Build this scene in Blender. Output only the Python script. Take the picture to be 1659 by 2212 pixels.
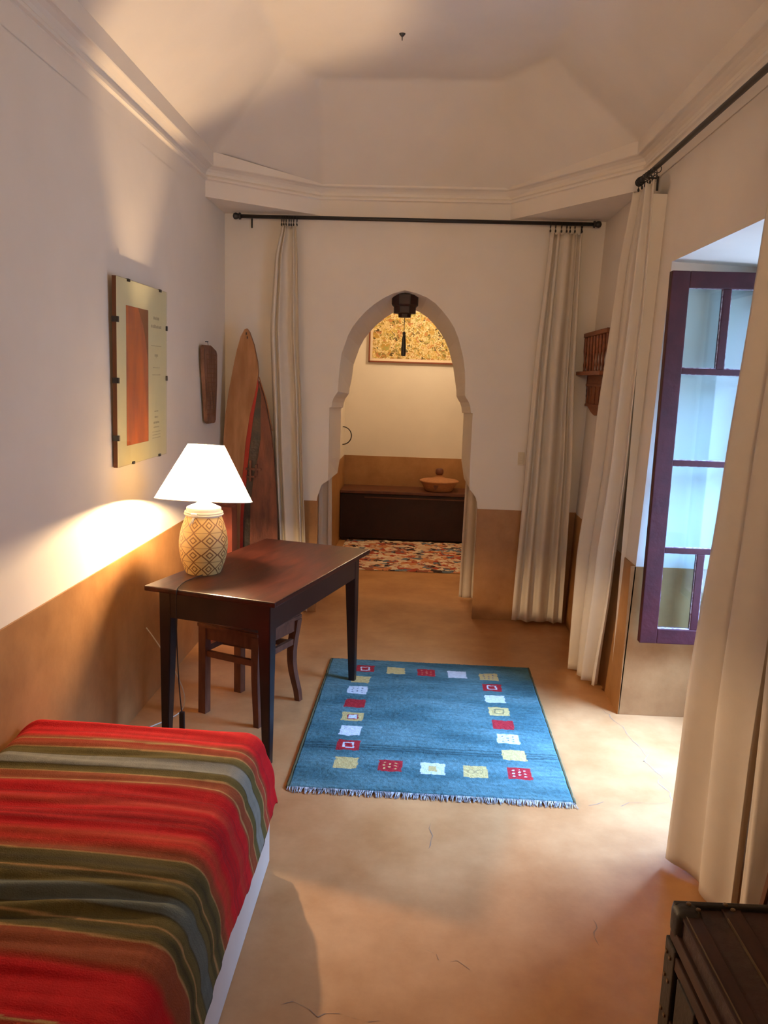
import bpy, bmesh, math, random
from mathutils import Vector, Matrix, noise
random.seed(7)
for o in list(bpy.data.objects):
    bpy.data.objects.remove(o)
S = bpy.context.scene
C = S.collection

# ------------------------------------------------------------------ camera
cam = bpy.data.cameras.new('camera')
camo = bpy.data.objects.new('camera', cam)
C.objects.link(camo)
cr = Vector((0.99849215, 0.04547625, 0.03074646))
cu = Vector((-0.03796098, 0.16742210, 0.98515420))
cf = Vector((-0.03965348, 0.98483590, -0.16889598))
R3 = Matrix((cr, cu, -cf)).transposed()
camo.matrix_world = Matrix.Translation((0, 0, 1.68)) @ R3.to_4x4()
cam.sensor_fit = 'HORIZONTAL'
cam.sensor_width = 36.0
cam.lens = 36.0 * 1700 / 1659
cam.clip_start = 0.05
S.camera = camo

# ------------------------------------------------------------------ view + world + lights
S.view_settings.view_transform = 'Standard'
S.view_settings.look = 'None'
S.view_settings.gamma = 1
S.view_settings.use_curve_mapping = False
S.view_settings.exposure = 0.0

W = bpy.data.worlds.new('sky')
S.world = W
W.use_nodes = True
nt = W.node_tree
nt.nodes.clear()
wo = nt.nodes.new('ShaderNodeOutputWorld')
bg = nt.nodes.new('ShaderNodeBackground')
tc = nt.nodes.new('ShaderNodeTexCoord')
sp = nt.nodes.new('ShaderNodeSeparateXYZ')
mr = nt.nodes.new('ShaderNodeValToRGB')
mr.color_ramp.elements[0].position = 0.66
mr.color_ramp.elements[0].color = (0.012, 0.018, 0.028, 1)
mr.color_ramp.elements[1].position = 0.93
mr.color_ramp.elements[1].color = (0.27, 0.50, 1.0, 1)
ma = nt.nodes.new('ShaderNodeMath'); ma.operation = 'MULTIPLY_ADD'
ma.inputs[1].default_value = 0.5; ma.inputs[2].default_value = 0.5
nt.links.new(tc.outputs['Generated'], sp.inputs[0])
nt.links.new(sp.outputs[2], ma.inputs[0])
nt.links.new(ma.outputs[0], mr.inputs[0])
nt.links.new(mr.outputs[0], bg.inputs[0])
bg.inputs[1].default_value = 135.0
nt.links.new(bg.outputs[0], wo.inputs[0])

def area(name, loc, rot, sx, sy, power, col, portal=False):
    l = bpy.data.lights.new(name, 'AREA')
    l.shape = 'RECTANGLE'; l.size = sx; l.size_y = sy
    l.energy = power; l.color = col
    l.cycles.is_portal = portal
    o = bpy.data.objects.new(name, l)
    o.location = loc; o.rotation_euler = rot
    C.objects.link(o)
    return o
# sky light comes in through the window opening (a sampling portal, gives off nothing itself)
area('window_portal', (1.98, 3.34, 1.31), (0, math.pi/2, 0), 1.8, 1.02, 1, (1, 1, 1), True)

def point(name, loc, power, col, r):
    l = bpy.data.lights.new(name, 'POINT')
    l.energy = power; l.color = col; l.shadow_soft_size = r
    o = bpy.data.objects.new(name, l); o.location = loc
    C.objects.link(o)
    return o
WARM = (1.0, 0.68, 0.36)
point('back_room_light', (0.15, 7.55, 2.42), 25, (1.0, 0.76, 0.48), 0.05)
rl = area('fill_light_behind', (0.1, -1.2, 2.2), (math.radians(99), 0, 0), 0.6, 0.5, 13, (1.0, 0.70, 0.42))  # added warm fill from behind the camera, no lamp stands there
rl.data.spread = math.radians(95)

# ------------------------------------------------------------------ materials
def mat(name, col, rough=0.6, spec=0.5, metal=0.0, noise_amt=0.0, noise_scale=8.0, bump=0.0, bump_scale=60.0,
        col2=None, coat=0.0, stretch=None, detail=6.0):
    m = bpy.data.materials.new(name)
    m.use_nodes = True
    n = m.node_tree
    b = n.nodes['Principled BSDF']
    b.inputs['Base Color'].default_value = (*col, 1)
    b.inputs['Roughness'].default_value = rough
    b.inputs['Specular IOR Level'].default_value = spec
    b.inputs['Metallic'].default_value = metal
    b.inputs['Coat Weight'].default_value = coat
    t = n.nodes.new('ShaderNodeTexCoord')
    mp = n.nodes.new('ShaderNodeMapping')
    if stretch: mp.inputs['Scale'].default_value = stretch
    n.links.new(t.outputs['Object'], mp.inputs[0])
    if col2 is None:
        col2 = tuple(c * (1 - noise_amt) for c in col)
    nz = n.nodes.new('ShaderNodeTexNoise')
    nz.inputs['Scale'].default_value = noise_scale
    nz.inputs['Detail'].default_value = detail
    if detail > 8: nz.inputs['Roughness'].default_value = 0.66
    n.links.new(mp.outputs[0], nz.inputs['Vector'])
    cr_ = n.nodes.new('ShaderNodeValToRGB')
    cr_.color_ramp.elements[0].position = 0.33; cr_.color_ramp.elements[0].color = (*col2, 1)
    cr_.color_ramp.elements[1].position = 0.67; cr_.color_ramp.elements[1].color = (*col, 1)
    n.links.new(nz.outputs['Fac'], cr_.inputs[0])
    n.links.new(cr_.outputs[0], b.inputs['Base Color'])
    if bump:
        nb = n.nodes.new('ShaderNodeTexNoise')
        nb.inputs['Scale'].default_value = bump_scale
        nb.inputs['Detail'].default_value = 5
        n.links.new(mp.outputs[0], nb.inputs['Vector'])
        bp = n.nodes.new('ShaderNodeBump')
        bp.inputs['Strength'].default_value = bump
        bp.inputs['Distance'].default_value = 0.01
        n.links.new(nb.outputs['Fac'], bp.inputs['Height'])
        n.links.new(bp.outputs[0], b.inputs['Normal'])
    return m

M = {}
M['plaster'] = mat('plaster', (0.83, 0.745, 0.635), 0.75, 0.2, noise_amt=0.05, noise_scale=3, bump=0.12, bump_scale=9)
M['wainscot'] = mat('ochre_plaster', (0.44, 0.222, 0.080), 0.42, 0.4, col2=(0.29, 0.130, 0.042), noise_scale=3.0, bump=0.15, bump_scale=14, detail=9)
M['floor'] = mat('floor_plaster', (0.56, 0.285, 0.112), 0.36, 0.45, col2=(0.40, 0.175, 0.058), noise_scale=3.2, bump=0.08, bump_scale=12, detail=10)
M['crack'] = mat('floor_crack', (0.30, 0.20, 0.13), 0.9, 0.1)
M['iron'] = mat('black_iron', (0.018, 0.014, 0.012), 0.45, 0.5, noise_amt=0.3)
M['cloth'] = mat('curtain_cloth', (0.83, 0.74, 0.62), 0.9, 0.1, noise_amt=0.04, noise_scale=20, bump=0.06, bump_scale=300)
M['table'] = mat('dark_table_wood', (0.050, 0.015, 0.010), 0.26, 0.5, col2=(0.024, 0.008, 0.006), noise_scale=5, stretch=(6, 1, 6), bump=0.05, bump_scale=20)
M['tabletop'] = mat('table_top_wood', (0.052, 0.013, 0.008), 0.30, 0.3, col2=(0.020, 0.006, 0.005), noise_scale=5, stretch=(7, 1, 7), bump=0.04, bump_scale=14)
M['tableblack'] = mat('table_leg_wood', (0.020, 0.010, 0.009), 0.32, 0.5, noise_amt=0.4, noise_scale=9)
M['stool'] = mat('stool_wood', (0.15, 0.055, 0.028), 0.4, 0.4, col2=(0.085, 0.03, 0.016), noise_scale=10, stretch=(4, 4, 1))
M['winwood'] = mat('aubergine_paint', (0.060, 0.011, 0.013), 0.5, 0.25, col2=(0.040, 0.008, 0.010), noise_scale=12, bump=0.2, bump_scale=30)
M['putty'] = mat('old_putty', (0.62, 0.60, 0.66), 0.8, 0.2, col2=(0.18, 0.07, 0.12), noise_scale=60)
M['white'] = mat('white_painted_base', (0.60, 0.48, 0.37), 0.7, 0.2, noise_amt=0.05)
M['mattress'] = mat('mattress_cloth', (0.7, 0.66, 0.6), 0.9, 0.1)
M['cream_paper'] = mat('poster_paper', (0.82, 0.74, 0.50), 0.7, 0.2)
M['art_red'] = mat('poster_print_red', (0.66, 0.17, 0.045), 0.7, 0.2, col2=(0.36, 0.10, 0.06), noise_scale=3.2, stretch=(1, 3.5, 0.8))
M['art_brown'] = mat('poster_print_brown', (0.30, 0.10, 0.04), 0.7, 0.2)
M['grey_ink'] = mat('grey_ink', (0.50, 0.42, 0.28), 0.8, 0.1)
M['edge_brown'] = mat('backing_board', (0.16, 0.07, 0.035), 0.8, 0.2)
M['plaque'] = mat('weathered_wood', (0.24, 0.125, 0.08), 0.8, 0.2, col2=(0.11, 0.055, 0.036), noise_scale=9, stretch=(1, 3, 1), bump=0.6, bump_scale=25)
M['plank'] = mat('tan_plank', (0.46, 0.23, 0.10), 0.6, 0.3, col2=(0.31, 0.14, 0.055), noise_scale=4, stretch=(5, 5, 1), bump=0.1, bump_scale=18)
M['darkplank'] = mat('red_brown_plank', (0.20, 0.065, 0.035), 0.6, 0.3, col2=(0.10, 0.035, 0.022), noise_scale=6, stretch=(4, 4, 1), bump=0.2, bump_scale=20)
M['redpaint'] = mat('worn_red_paint', (0.36, 0.022, 0.016), 0.6, 0.3, col2=(0.36, 0.04, 0.02), noise_scale=14)
M['blackpaint'] = mat('worn_black_paint', (0.022, 0.018, 0.016), 0.55, 0.4, col2=(0.07, 0.04, 0.025), noise_scale=11, bump=0.3)
M['chest'] = mat('black_brown_chest', (0.026, 0.008, 0.006), 0.5, 0.3, noise_amt=0.35, noise_scale=12)
M['chesttop'] = mat('chest_top_wood', (0.14, 0.045, 0.022), 0.4, 0.4, noise_amt=0.4, noise_scale=9)
M['basket'] = mat('tan_basket', (0.50, 0.23, 0.10), 0.7, 0.2, col2=(0.38, 0.16, 0.07), noise_scale=30, stretch=(1, 1, 8), bump=0.5)
M['basketdark'] = mat('dark_brown_knob', (0.13, 0.04, 0.02), 0.5, 0.4)
M['lantern'] = mat('dark_lantern_wood', (0.035, 0.010, 0.006), 0.5, 0.4, noise_amt=0.5, noise_scale=25)
M['frame_wood'] = mat('red_brown_frame', (0.22, 0.055, 0.02), 0.4, 0.4)
M['mount'] = mat('cream_mount', (0.86, 0.70, 0.52), 0.8, 0.1)
M['shelf'] = mat('carved_shelf_wood', (0.27, 0.085, 0.03), 0.45, 0.4, col2=(0.17, 0.05, 0.02), noise_scale=12, stretch=(1, 1, 3))
M['switch'] = mat('cream_plastic', (0.66, 0.55, 0.38), 0.5, 0.4)
M['cord_black'] = mat('black_cord', (0.016, 0.012, 0.012), 0.5, 0.4)
M['cord_white'] = mat('white_cord', (0.62, 0.58, 0.50), 0.5, 0.4)
M['ceramic_white'] = mat('white_lamp_neck', (0.90, 0.86, 0.78), 0.5, 0.4)
M['trunkwood'] = mat('trunk_slat_wood', (0.055, 0.020, 0.010), 0.5, 0.3, col2=(0.028, 0.011, 0.007), noise_scale=7, stretch=(6, 1, 6))
M['trunkskin'] = mat('trunk_dark_leather', (0.030, 0.017, 0.010), 0.55, 0.4, col2=(0.05, 0.015, 0.008), noise_scale=5, bump=0.4, bump_scale=40)
M['trunkmetal'] = mat('tarnished_metal', (0.034, 0.027, 0.020), 0.5, 0.4, metal=0.3, noise_amt=0.4, noise_scale=20, bump=0.2)
M['brass'] = mat('dull_brass', (0.20, 0.13, 0.07), 0.35, 0.5, metal=0.8)
M['tape'] = mat('white_twine', (0.82, 0.78, 0.68), 0.8, 0.2)
M['fringe'] = mat('rug_fringe', (0.62, 0.62, 0.60), 0.9, 0.1, col2=(0.10, 0.11, 0.13), noise_scale=60)
M['rugedge'] = mat('rug_binding', (0.10, 0.09, 0.045), 0.9, 0.1)
M['outframe'] = M['winwood']

def tint_translucent(m, fac, col):
    n = m.node_tree
    b = n.nodes['Principled BSDF']
    out = [x for x in n.nodes if x.type == 'OUTPUT_MATERIAL'][0]
    t = n.nodes.new('ShaderNodeBsdfTranslucent'); t.inputs[0].default_value = (*col, 1)
    mx = n.nodes.new('ShaderNodeMixShader'); mx.inputs[0].default_value = fac
    n.links.new(b.outputs[0], mx.inputs[1]); n.links.new(t.outputs[0], mx.inputs[2])
    n.links.new(mx.outputs[0], out.inputs[0])
tint_translucent(M['cloth'], 0.22, (0.8, 0.72, 0.6))
M['shade'] = mat('lamp_shade_fabric', (0.93, 0.88, 0.78), 0.9, 0.1)
tint_translucent(M['shade'], 0.85, (0.98, 0.93, 0.84))

# brushed table top: brown sheen comes from gloss; art on the back wall
def voronoi_mat(name, stops, scale, rough=0.9, bump=0.3, lines=None, stretch=(1, 1, 1)):
    m = bpy.data.materials.new(name); m.use_nodes = True
    n = m.node_tree; b = n.nodes['Principled BSDF']
    b.inputs['Roughness'].default_value = rough
    b.inputs['Specular IOR Level'].default_value = 0.15
    t = n.nodes.new('ShaderNodeTexCoord'); mp = n.nodes.new('ShaderNodeMapping')
    mp.inputs['Scale'].default_value = stretch
    n.links.new(t.outputs['Object'], mp.inputs[0])
    nz = n.nodes.new('ShaderNodeTexNoise'); nz.inputs['Scale'].default_value = scale * 0.6; nz.inputs['Detail'].default_value = 3
    n.links.new(mp.outputs[0], nz.inputs['Vector'])
    mixv = n.nodes.new('ShaderNodeMix'); mixv.data_type = 'VECTOR'; mixv.inputs[0].default_value = 0.12
    n.links.new(mp.outputs[0], mixv.inputs[4]); n.links.new(nz.outputs['Color'], mixv.inputs[5])
    v = n.nodes.new('ShaderNodeTexVoronoi'); v.inputs['Scale'].default_value = scale
    n.links.new(mixv.outputs[1], v.inputs['Vector'])
    r = n.nodes.new('ShaderNodeValToRGB'); r.color_ramp.interpolation = 'CONSTANT'
    e = r.color_ramp.elements
    e[0].position = 0; e[0].color = (*stops[0][1], 1)
    e[1].position = stops[1][0]; e[1].color = (*stops[1][1], 1)
    for p, c in stops[2:]:
        x = e.new(p); x.color = (*c, 1)
    sx = n.nodes.new('ShaderNodeSeparateColor')
    n.links.new(v.outputs['Color'], sx.inputs[0]); n.links.new(sx.outputs[0], r.inputs[0])
    src = r.outputs[0]
    if lines:
        v2 = n.nodes.new('ShaderNodeTexVoronoi'); v2.feature = 'DISTANCE_TO_EDGE'; v2.inputs['Scale'].default_value = scale * 0.45
        n.links.new(mixv.outputs[1], v2.inputs['Vector'])
        lt = n.nodes.new('ShaderNodeMath'); lt.operation = 'LESS_THAN'; lt.inputs[1].default_value = 0.055
        n.links.new(v2.outputs['Distance'], lt.inputs[0])
        mc = n.nodes.new('ShaderNodeMix'); mc.data_type = 'RGBA'
        n.links.new(lt.outputs[0], mc.inputs[0]); n.links.new(src, mc.inputs[6]); mc.inputs[7].default_value = (*lines, 1)
        src = mc.outputs[2]
    n.links.new(src, b.inputs['Base Color'])
    if bump:
        bp = n.nodes.new('ShaderNodeBump'); bp.inputs['Strength'].default_value = bump; bp.inputs['Distance'].default_value = 0.01
        n.links.new(v.outputs['Distance'], bp.inputs['Height']); n.links.new(bp.outputs[0], b.inputs['Normal'])
    return m
M['ragrug'] = voronoi_mat('rag_rug_tufts', [(0, (0.62, 0.42, 0.28)), (0.22, (0.40, 0.07, 0.04)), (0.36, (0.70, 0.55, 0.40)),
    (0.50, (0.05, 0.03, 0.03)), (0.62, (0.55, 0.22, 0.10)), (0.74, (0.13, 0.16, 0.20)), (0.84, (0.75, 0.60, 0.42)), (0.93, (0.30, 0.10, 0.06))], 26, stretch=(0.55, 1, 1))
M['painting'] = voronoi_mat('painted_tangle', [(0, (0.50, 0.30, 0.07)), (0.2, (0.62, 0.42, 0.12)), (0.38, (0.28, 0.20, 0.06)),
    (0.52, (0.68, 0.50, 0.22)), (0.66, (0.50, 0.22, 0.08)), (0.80, (0.40, 0.34, 0.10)), (0.93, (0.10, 0.07, 0.03))], 38, rough=0.5, bump=0, lines=(0.80, 0.66, 0.36))

def attr_mat(name, rough=0.9, bump=0.3, bscale=200, var=0.0):
    m = bpy.data.materials.new(name); m.use_nodes = True
    n = m.node_tree; b = n.nodes['Principled BSDF']
    b.inputs['Roughness'].default_value = rough
    b.inputs['Specular IOR Level'].default_value = 0.12
    a = n.nodes.new('ShaderNodeAttribute'); a.attribute_name = 'dye'
    n.links.new(a.outputs['Color'], b.inputs['Base Color'])
    t = n.nodes.new('ShaderNodeTexCoord'); nb = n.nodes.new('ShaderNodeTexNoise'); nb.inputs['Scale'].default_value = bscale
    n.links.new(t.outputs['Object'], nb.inputs['Vector'])
    bp = n.nodes.new('ShaderNodeBump'); bp.inputs['Strength'].default_value = bump; bp.inputs['Distance'].default_value = 0.004
    n.links.new(nb.outputs['Fac'], bp.inputs['Height']); n.links.new(bp.outputs[0], b.inputs['Normal'])
    return m
M['dyed_rug'] = attr_mat('dyed_rug_pile', bump=0.8, bscale=140)
M['dyed_blanket'] = attr_mat('dyed_blanket_weave', bump=0.4, bscale=260)

g = bpy.data.materials.new('window_glass'); g.use_nodes = True
n = g.node_tree; n.nodes.clear()
o_ = n.nodes.new('ShaderNodeOutputMaterial'); tr = n.nodes.new('ShaderNodeBsdfTransparent'); tr.inputs[0].default_value = (0.86, 0.95, 0.97, 1)
gl = n.nodes.new('ShaderNodeBsdfGlossy'); gl.inputs['Roughness'].default_value = 0.03
mx = n.nodes.new('ShaderNodeMixShader'); mx.inputs[0].default_value = 0.08
n.links.new(tr.outputs[0], mx.inputs[1]); n.links.new(gl.outputs[0], mx.inputs[2]); n.links.new(mx.outputs[0], o_.inputs[0])
M['glass'] = g
# clear cover of the clip frame
g2 = g.copy(); g2.name = 'clip_frame_glass'
g2.node_tree.nodes['Transparent BSDF'].inputs[0].default_value = (0.97, 0.98, 0.95, 1)
g2.node_tree.nodes['Mix Shader'].inputs[0].default_value = 0.07
M['frameglass'] = g2

# pot with incised lozenges
def pot_mat():
    m = bpy.data.materials.new('incised_clay'); m.use_nodes = True
    n = m.node_tree; b = n.nodes['Principled BSDF']; b.inputs['Roughness'].default_value = 0.55
    uv = n.nodes.new('ShaderNodeUVMap'); uv.uv_map = 'UVMap'
    sp = n.nodes.new('ShaderNodeSeparateXYZ'); n.links.new(uv.outputs[0], sp.inputs[0])
    def math_(op, a, b_=None, v=None):
        q = n.nodes.new('ShaderNodeMath'); q.operation = op
        if isinstance(a, (int, float)): q.inputs[0].default_value = a
        else: n.links.new(a, q.inputs[0])
        if b_ is not None:
            if isinstance(b_, (int, float)): q.inputs[1].default_value = b_
            else: n.links.new(b_, q.inputs[1])
        return q.outputs[0]
    def tri(x, k):   # triangle wave 0..1 distance from cell centre
        f = math_('FRACT', math_('MULTIPLY', x, k))
        return math_('MULTIPLY', math_('ABSOLUTE', math_('SUBTRACT', f, 0.5)), 2.0)
    tu = tri(sp.outputs[0], 9.0); tv = tri(sp.outputs[1], 4.0)
    d = math_('ADD', tu, tv)          # 0 centre .. 2 corner, lozenge boundary d=1
    def band(c, w):
        return math_('LESS_THAN', math_('ABSOLUTE', math_('SUBTRACT', d, c)), w)
    l1 = band(0.95, 0.115); l2 = band(0.42, 0.10)
    l3 = math_('GREATER_THAN', tv, 0.93)
    l3 = math_('MULTIPLY', l3, 0.55)
    mk = math_('MAXIMUM', math_('MAXIMUM', l1, l2), l3)
    mc = n.nodes.new('ShaderNodeMix'); mc.data_type = 'RGBA'
    n.links.new(mk, mc.inputs[0]); mc.inputs[6].default_value = (0.66, 0.45, 0.17, 1); mc.inputs[7].default_value = (0.20, 0.085, 0.018, 1)
    n.links.new(mc.outputs[2], b.inputs['Base Color'])
    bp = n.nodes.new('ShaderNodeBump'); bp.invert = True; bp.inputs['Strength'].default_value = 0.6; bp.inputs['Distance'].default_value = 0.004
    n.links.new(mk, bp.inputs['Height']); n.links.new(bp.outputs[0], b.inputs['Normal'])
    return m
M['pot'] = pot_mat()

# ------------------------------------------------------------------ mesh helpers
def obj(name, bm, m, parent=None, smooth=False, label=None):
    me = bpy.data.meshes.new(name)
    bmesh.ops.recalc_face_normals(bm, faces=bm.faces)
    bm.to_mesh(me); bm.free()
    for mm in (m if isinstance(m, (list, tuple)) else [m]): me.materials.append(mm)
    if smooth:
        for p in me.polygons: p.use_smooth = True
    o = bpy.data.objects.new(name, me); C.objects.link(o)
    if parent: o.parent = parent
    if label: o['label'] = label
    return o
def pieces(name, bm, m, parent, smooth=False):
    """every loose piece of bm becomes a part of its own"""
    bm.verts.index_update(); bm.faces.index_update(); bm.verts.ensure_lookup_table()
    seen = set(); out = []
    for v in bm.verts:
        if v.index in seen: continue
        st_ = [v]; isl = set([v.index]); 
        while st_:
            a = st_.pop()
            for e in a.link_edges:
                b = e.other_vert(a)
                if b.index not in isl: isl.add(b.index); st_.append(b)
        seen |= isl
        nb = bmesh.new(); mp = {}
        fs = {f for i in isl for f in bm.verts[i].link_faces}
        for i in sorted(isl): mp[i] = nb.verts.new(bm.verts[i].co)
        for f in sorted(fs, key=lambda f: f.index): nb.faces.new([mp[q.index] for q in f.verts]).material_index = f.material_index
        out.append(obj(name, nb, m, parent, smooth))
    bm.free()
    return out
def thing(name, label, cat, loc=(0, 0, 0), rz=0.0, group=None):
    o = bpy.data.objects.new(name, None); C.objects.link(o)
    o.empty_display_size = 0.1
    o.location = loc; o.rotation_euler = (0, 0, rz)
    o['label'] = label; o['category'] = cat
    if group: o['group'] = group
    return o
def struct(name, bm, m, smooth=False):
    o = obj(name, bm, m, None, smooth); o['kind'] = 'structure'
    return o
def NB(): return bmesh.new()
def box(bm, x0, x1, y0, y1, z0, z1, bev=0.0, mi=0, T=None):
    vs = [bm.verts.new((x, y, z)) for z in (z0, z1) for y in (y0, y1) for x in (x0, x1)]
    idx = [(0, 1, 3, 2), (4, 6, 7, 5), (0, 4, 5, 1), (2, 3, 7, 6), (0, 2, 6, 4), (1, 5, 7, 3)]
    fs = [bm.faces.new([vs[i] for i in f]) for f in idx]
    for f in fs: f.material_index = mi
    if bev:
        es = list({e for f in fs for e in f.edges})
        r = bmesh.ops.bevel(bm, geom=es, offset=bev, segments=2, profile=0.6, affect='EDGES')
        vs = list({v for v in r['verts']} | {v for f in fs if f.is_valid for v in f.verts})
    if T is not None:
        bmesh.ops.transform(bm, matrix=T, verts=[v for v in vs if v.is_valid])
    return vs
def quad(bm, pts, mi=0):
    f = bm.faces.new([bm.verts.new(p) for p in pts]); f.material_index = mi
    return f
def tube(bm, pts, r, seg=10, cap=True):
    pts = [Vector(p) for p in pts]
    rs = r if isinstance(r, (list, tuple)) else [r] * len(pts)
    rings = []
    prev = None
    for i, p in enumerate(pts):
        d = (pts[min(i + 1, len(pts) - 1)] - pts[max(i - 1, 0)]).normalized()
        a = Vector((0, 0, 1)) if abs(d.z) < 0.9 else Vector((1, 0, 0))
        if prev is not None: a = prev
        u = (a - a.dot(d) * d).normalized(); w = d.cross(u); prev = u
        rings.append([bm.verts.new(p + rs[i] * (math.cos(t) * u + math.sin(t) * w)) for t in [2 * math.pi * k / seg for k in range(seg)]])
    for a, b in zip(rings, rings[1:]):
        for k in range(seg):
            bm.faces.new((a[k], a[(k + 1) % seg], b[(k + 1) % seg], b[k]))
    if cap:
        bm.faces.new(rings[0]); bm.faces.new(rings[-1])
def lathe(bm, prof, seg=32, c=(0, 0, 0), uvl=None, rot=0.0):
    rings = []
    for r, z in prof:
        rings.append([bm.verts.new((c[0] + r * math.cos(rot + 2 * math.pi * k / seg), c[1] + r * math.sin(rot + 2 * math.pi * k / seg), c[2] + z)) for k in range(seg)])
    for i, (a, b) in enumerate(zip(rings, rings[1:])):
        for k in range(seg):
            f = bm.faces.new((a[k], a[(k + 1) % seg], b[(k + 1) % seg], b[k]))
            if uvl:
                us = [k / seg, (k + 1) / seg, (k + 1) / seg, k / seg]
                vs = [i / (len(prof) - 1)] * 2 + [(i + 1) / (len(prof) - 1)] * 2
                for l, u_, v_ in zip(f.loops, us, vs): l[uvl].uv = (u_, v_)
    return rings
def torus(bm, c, R, r, axis='x', a0=0, a1=2 * math.pi, seg=24, seg2=8):
    pts = []
    n_ = seg
    full = abs(a1 - a0 - 2 * math.pi) < 1e-6
    for i in range(n_ + (0 if full else 1)):
        t = a0 + (a1 - a0) * i / n_
        if axis == 'x': p = (0, math.cos(t), math.sin(t))
        elif axis == 'y': p = (math.cos(t), 0, math.sin(t))
        else: p = (math.cos(t), math.sin(t), 0)
        pts.append(Vector(p))
    ax = Vector({'x': (1, 0, 0), 'y': (0, 1, 0), 'z': (0, 0, 1)}[axis])
    rings = []
    for p in pts:
        rings.append([bm.verts.new(Vector(c) + p * (R + r * math.cos(s)) + ax * r * math.sin(s)) for s in [2 * math.pi * k / seg2 for k in range(seg2)]])
    prs = list(zip(rings, rings[1:])) + ([(rings[-1], rings[0])] if full else [])
    for a, b in prs:
        for k in range(seg2): bm.faces.new((a[k], a[(k + 1) % seg2], b[(k + 1) % seg2], b[k]))
def prism(bm, pts2, f, d0, d1, mi=0):
    """outline pts2 in a plane, f(u,v,d)->xyz ; thickness from d0 to d1"""
    a = [bm.verts.new(f(u, v, d0)) for u, v in pts2]
    b = [bm.verts.new(f(u, v, d1)) for u, v in pts2]
    n_ = len(a)
    for fc in [bm.faces.new(a), bm.faces.new(b[::-1])] + [bm.faces.new((a[i], a[(i + 1) % n_], b[(i + 1) % n_], b[i])) for i in range(n_)]:
        fc.material_index = mi
def fn(x, y=0.0, z=0.0): return noise.noise(Vector((x, y, z)))

# ------------------------------------------------------------------ setting
XL = -1.34
YB = 5.436
YN = -1.6
def XR(z): return 1.09 + 0.03 * min(z, 2.72)
# front profile of the arch, right then left, (x, z)
PR = [(0.434, 0.0), (0.434, 0.79), (0.425, 0.845), (0.414, 0.875), (0.395, 0.905), (0.372, 0.928), (0.369, 0.95), (0.366, 1.10), (0.366, 1.455), (0.353, 1.457), (0.347, 1.50), (0.335, 1.53), (0.318, 1.555), (0.307, 1.575), (0.304, 1.66), (0.299, 1.742), (0.282, 1.834), (0.245, 1.955), (0.215, 2.02), (0.177, 2.075), (0.130, 2.13), (0.08, 2.177), (0.025, 2.212), (-0.05, 2.24), (-0.127, 2.256)]
PL = [(-0.692, 0.0), (-0.695, 0.80), (-0.688, 0.845), (-0.674, 0.885), (-0.660, 0.925), (-0.632, 0.945), (-0.618, 0.955), (-0.617, 1.10), (-0.617, 1.462), (-0.602, 1.467), (-0.598, 1.50), (-0.588, 1.53), (-0.572, 1.555), (-0.560, 1.572), (-0.557, 1.65), (-0.553, 1.716), (-0.541, 1.825), (-0.499, 1.949), (-0.468, 2.01), (-0.43, 2.06), (-0.38, 2.115), (-0.323, 2.163), (-0.268, 2.20), (-0.205, 2.232), (-0.127, 2.256)]
def rearp(p, s):
    x, z = p
    if z < 0.90: return ((-0.745 if x < -0.127 else 0.475), z)
    if z < 0.97: k = -0.04 + 0.075 * (z - 0.90) / 0.07
    else: k = 0.035 if z < 1.7 else 0.045
    return (x + (-k if x > -0.127 else k) * min(1, abs(x + 0.127) / 0.1), z - (0.06 if z > 1.6 else 0.02 if z > 1.0 else 0.0) * (1 if z > 0.01 else 0))
YR = 5.90

bm = NB()
box(bm, -1.5, 2.1, -1.8, 8.7, -0.12, 0.0)
def crack(pts, w):
    prev = None
    for i, (x, y) in enumerate(pts):
        ww = 1.9 * w * (0.25 + 0.9 * random.random())
        if i == 0 or i == len(pts) - 1: ww *= 0.2
        cur = (bm.verts.new((x - ww, y + ww * .3, 0.0008)), bm.verts.new((x + ww, y - ww * .3, 0.0008)))
        if prev:
            f = bm.faces.new((prev[0], prev[1], cur[1], cur[0])); f.material_index = 1
        prev = cur
def wig(a, b, n_, amp):
    out = []
    for i in range(n_ + 1):
        t = i / n_
        out.append((a[0] + (b[0] - a[0]) * t + amp * fn(t * 5 + a[0] * 9, a[1]), a[1] + (b[1] - a[1]) * t + amp * fn(a[1] * 7, t * 6)))
    return out
crack(wig((1.03, 3.95), (1.10, 3.45), 16, 0.05), 0.0016)
crack(wig((1.10, 3.45), (1.07, 3.02), 14, 0.06), 0.0016)
crack(wig((1.07, 3.02), (0.72, 2.98), 12, 0.03), 0.0014)
crack(wig((0.10, 2.78), (0.10, 2.62), 6, 0.03), 0.0010)
crack(wig((0.05, 2.1), (0.25, 2.02), 8, 0.03), 0.0010)
crack(wig((-0.30, 1.86), (0.05, 1.80), 12, 0.04), 0.0014)
crack(wig((0.62, 2.28), (0.60, 2.16), 6, 0.02), 0.0014)
struct('floor', bm, [M['floor'], M['crack']])

# left wall with its ochre dado
bm = NB(); box(bm, XL - 0.12, XL, YN, YB + 0.1, 0, 3.5)
struct('wall_left', bm, M['plaster'])
bm = NB(); box(bm, XL, XL + 0.006, YN, YB, 0, 0.83, 0.002)
struct('trim_1', bm, M['wainscot'])
bm = NB(); box(bm, XL - .1, 2.1, YN - 0.12, YN, 0, 3.5)
struct('wall_near', bm, M['plaster'])

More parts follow.
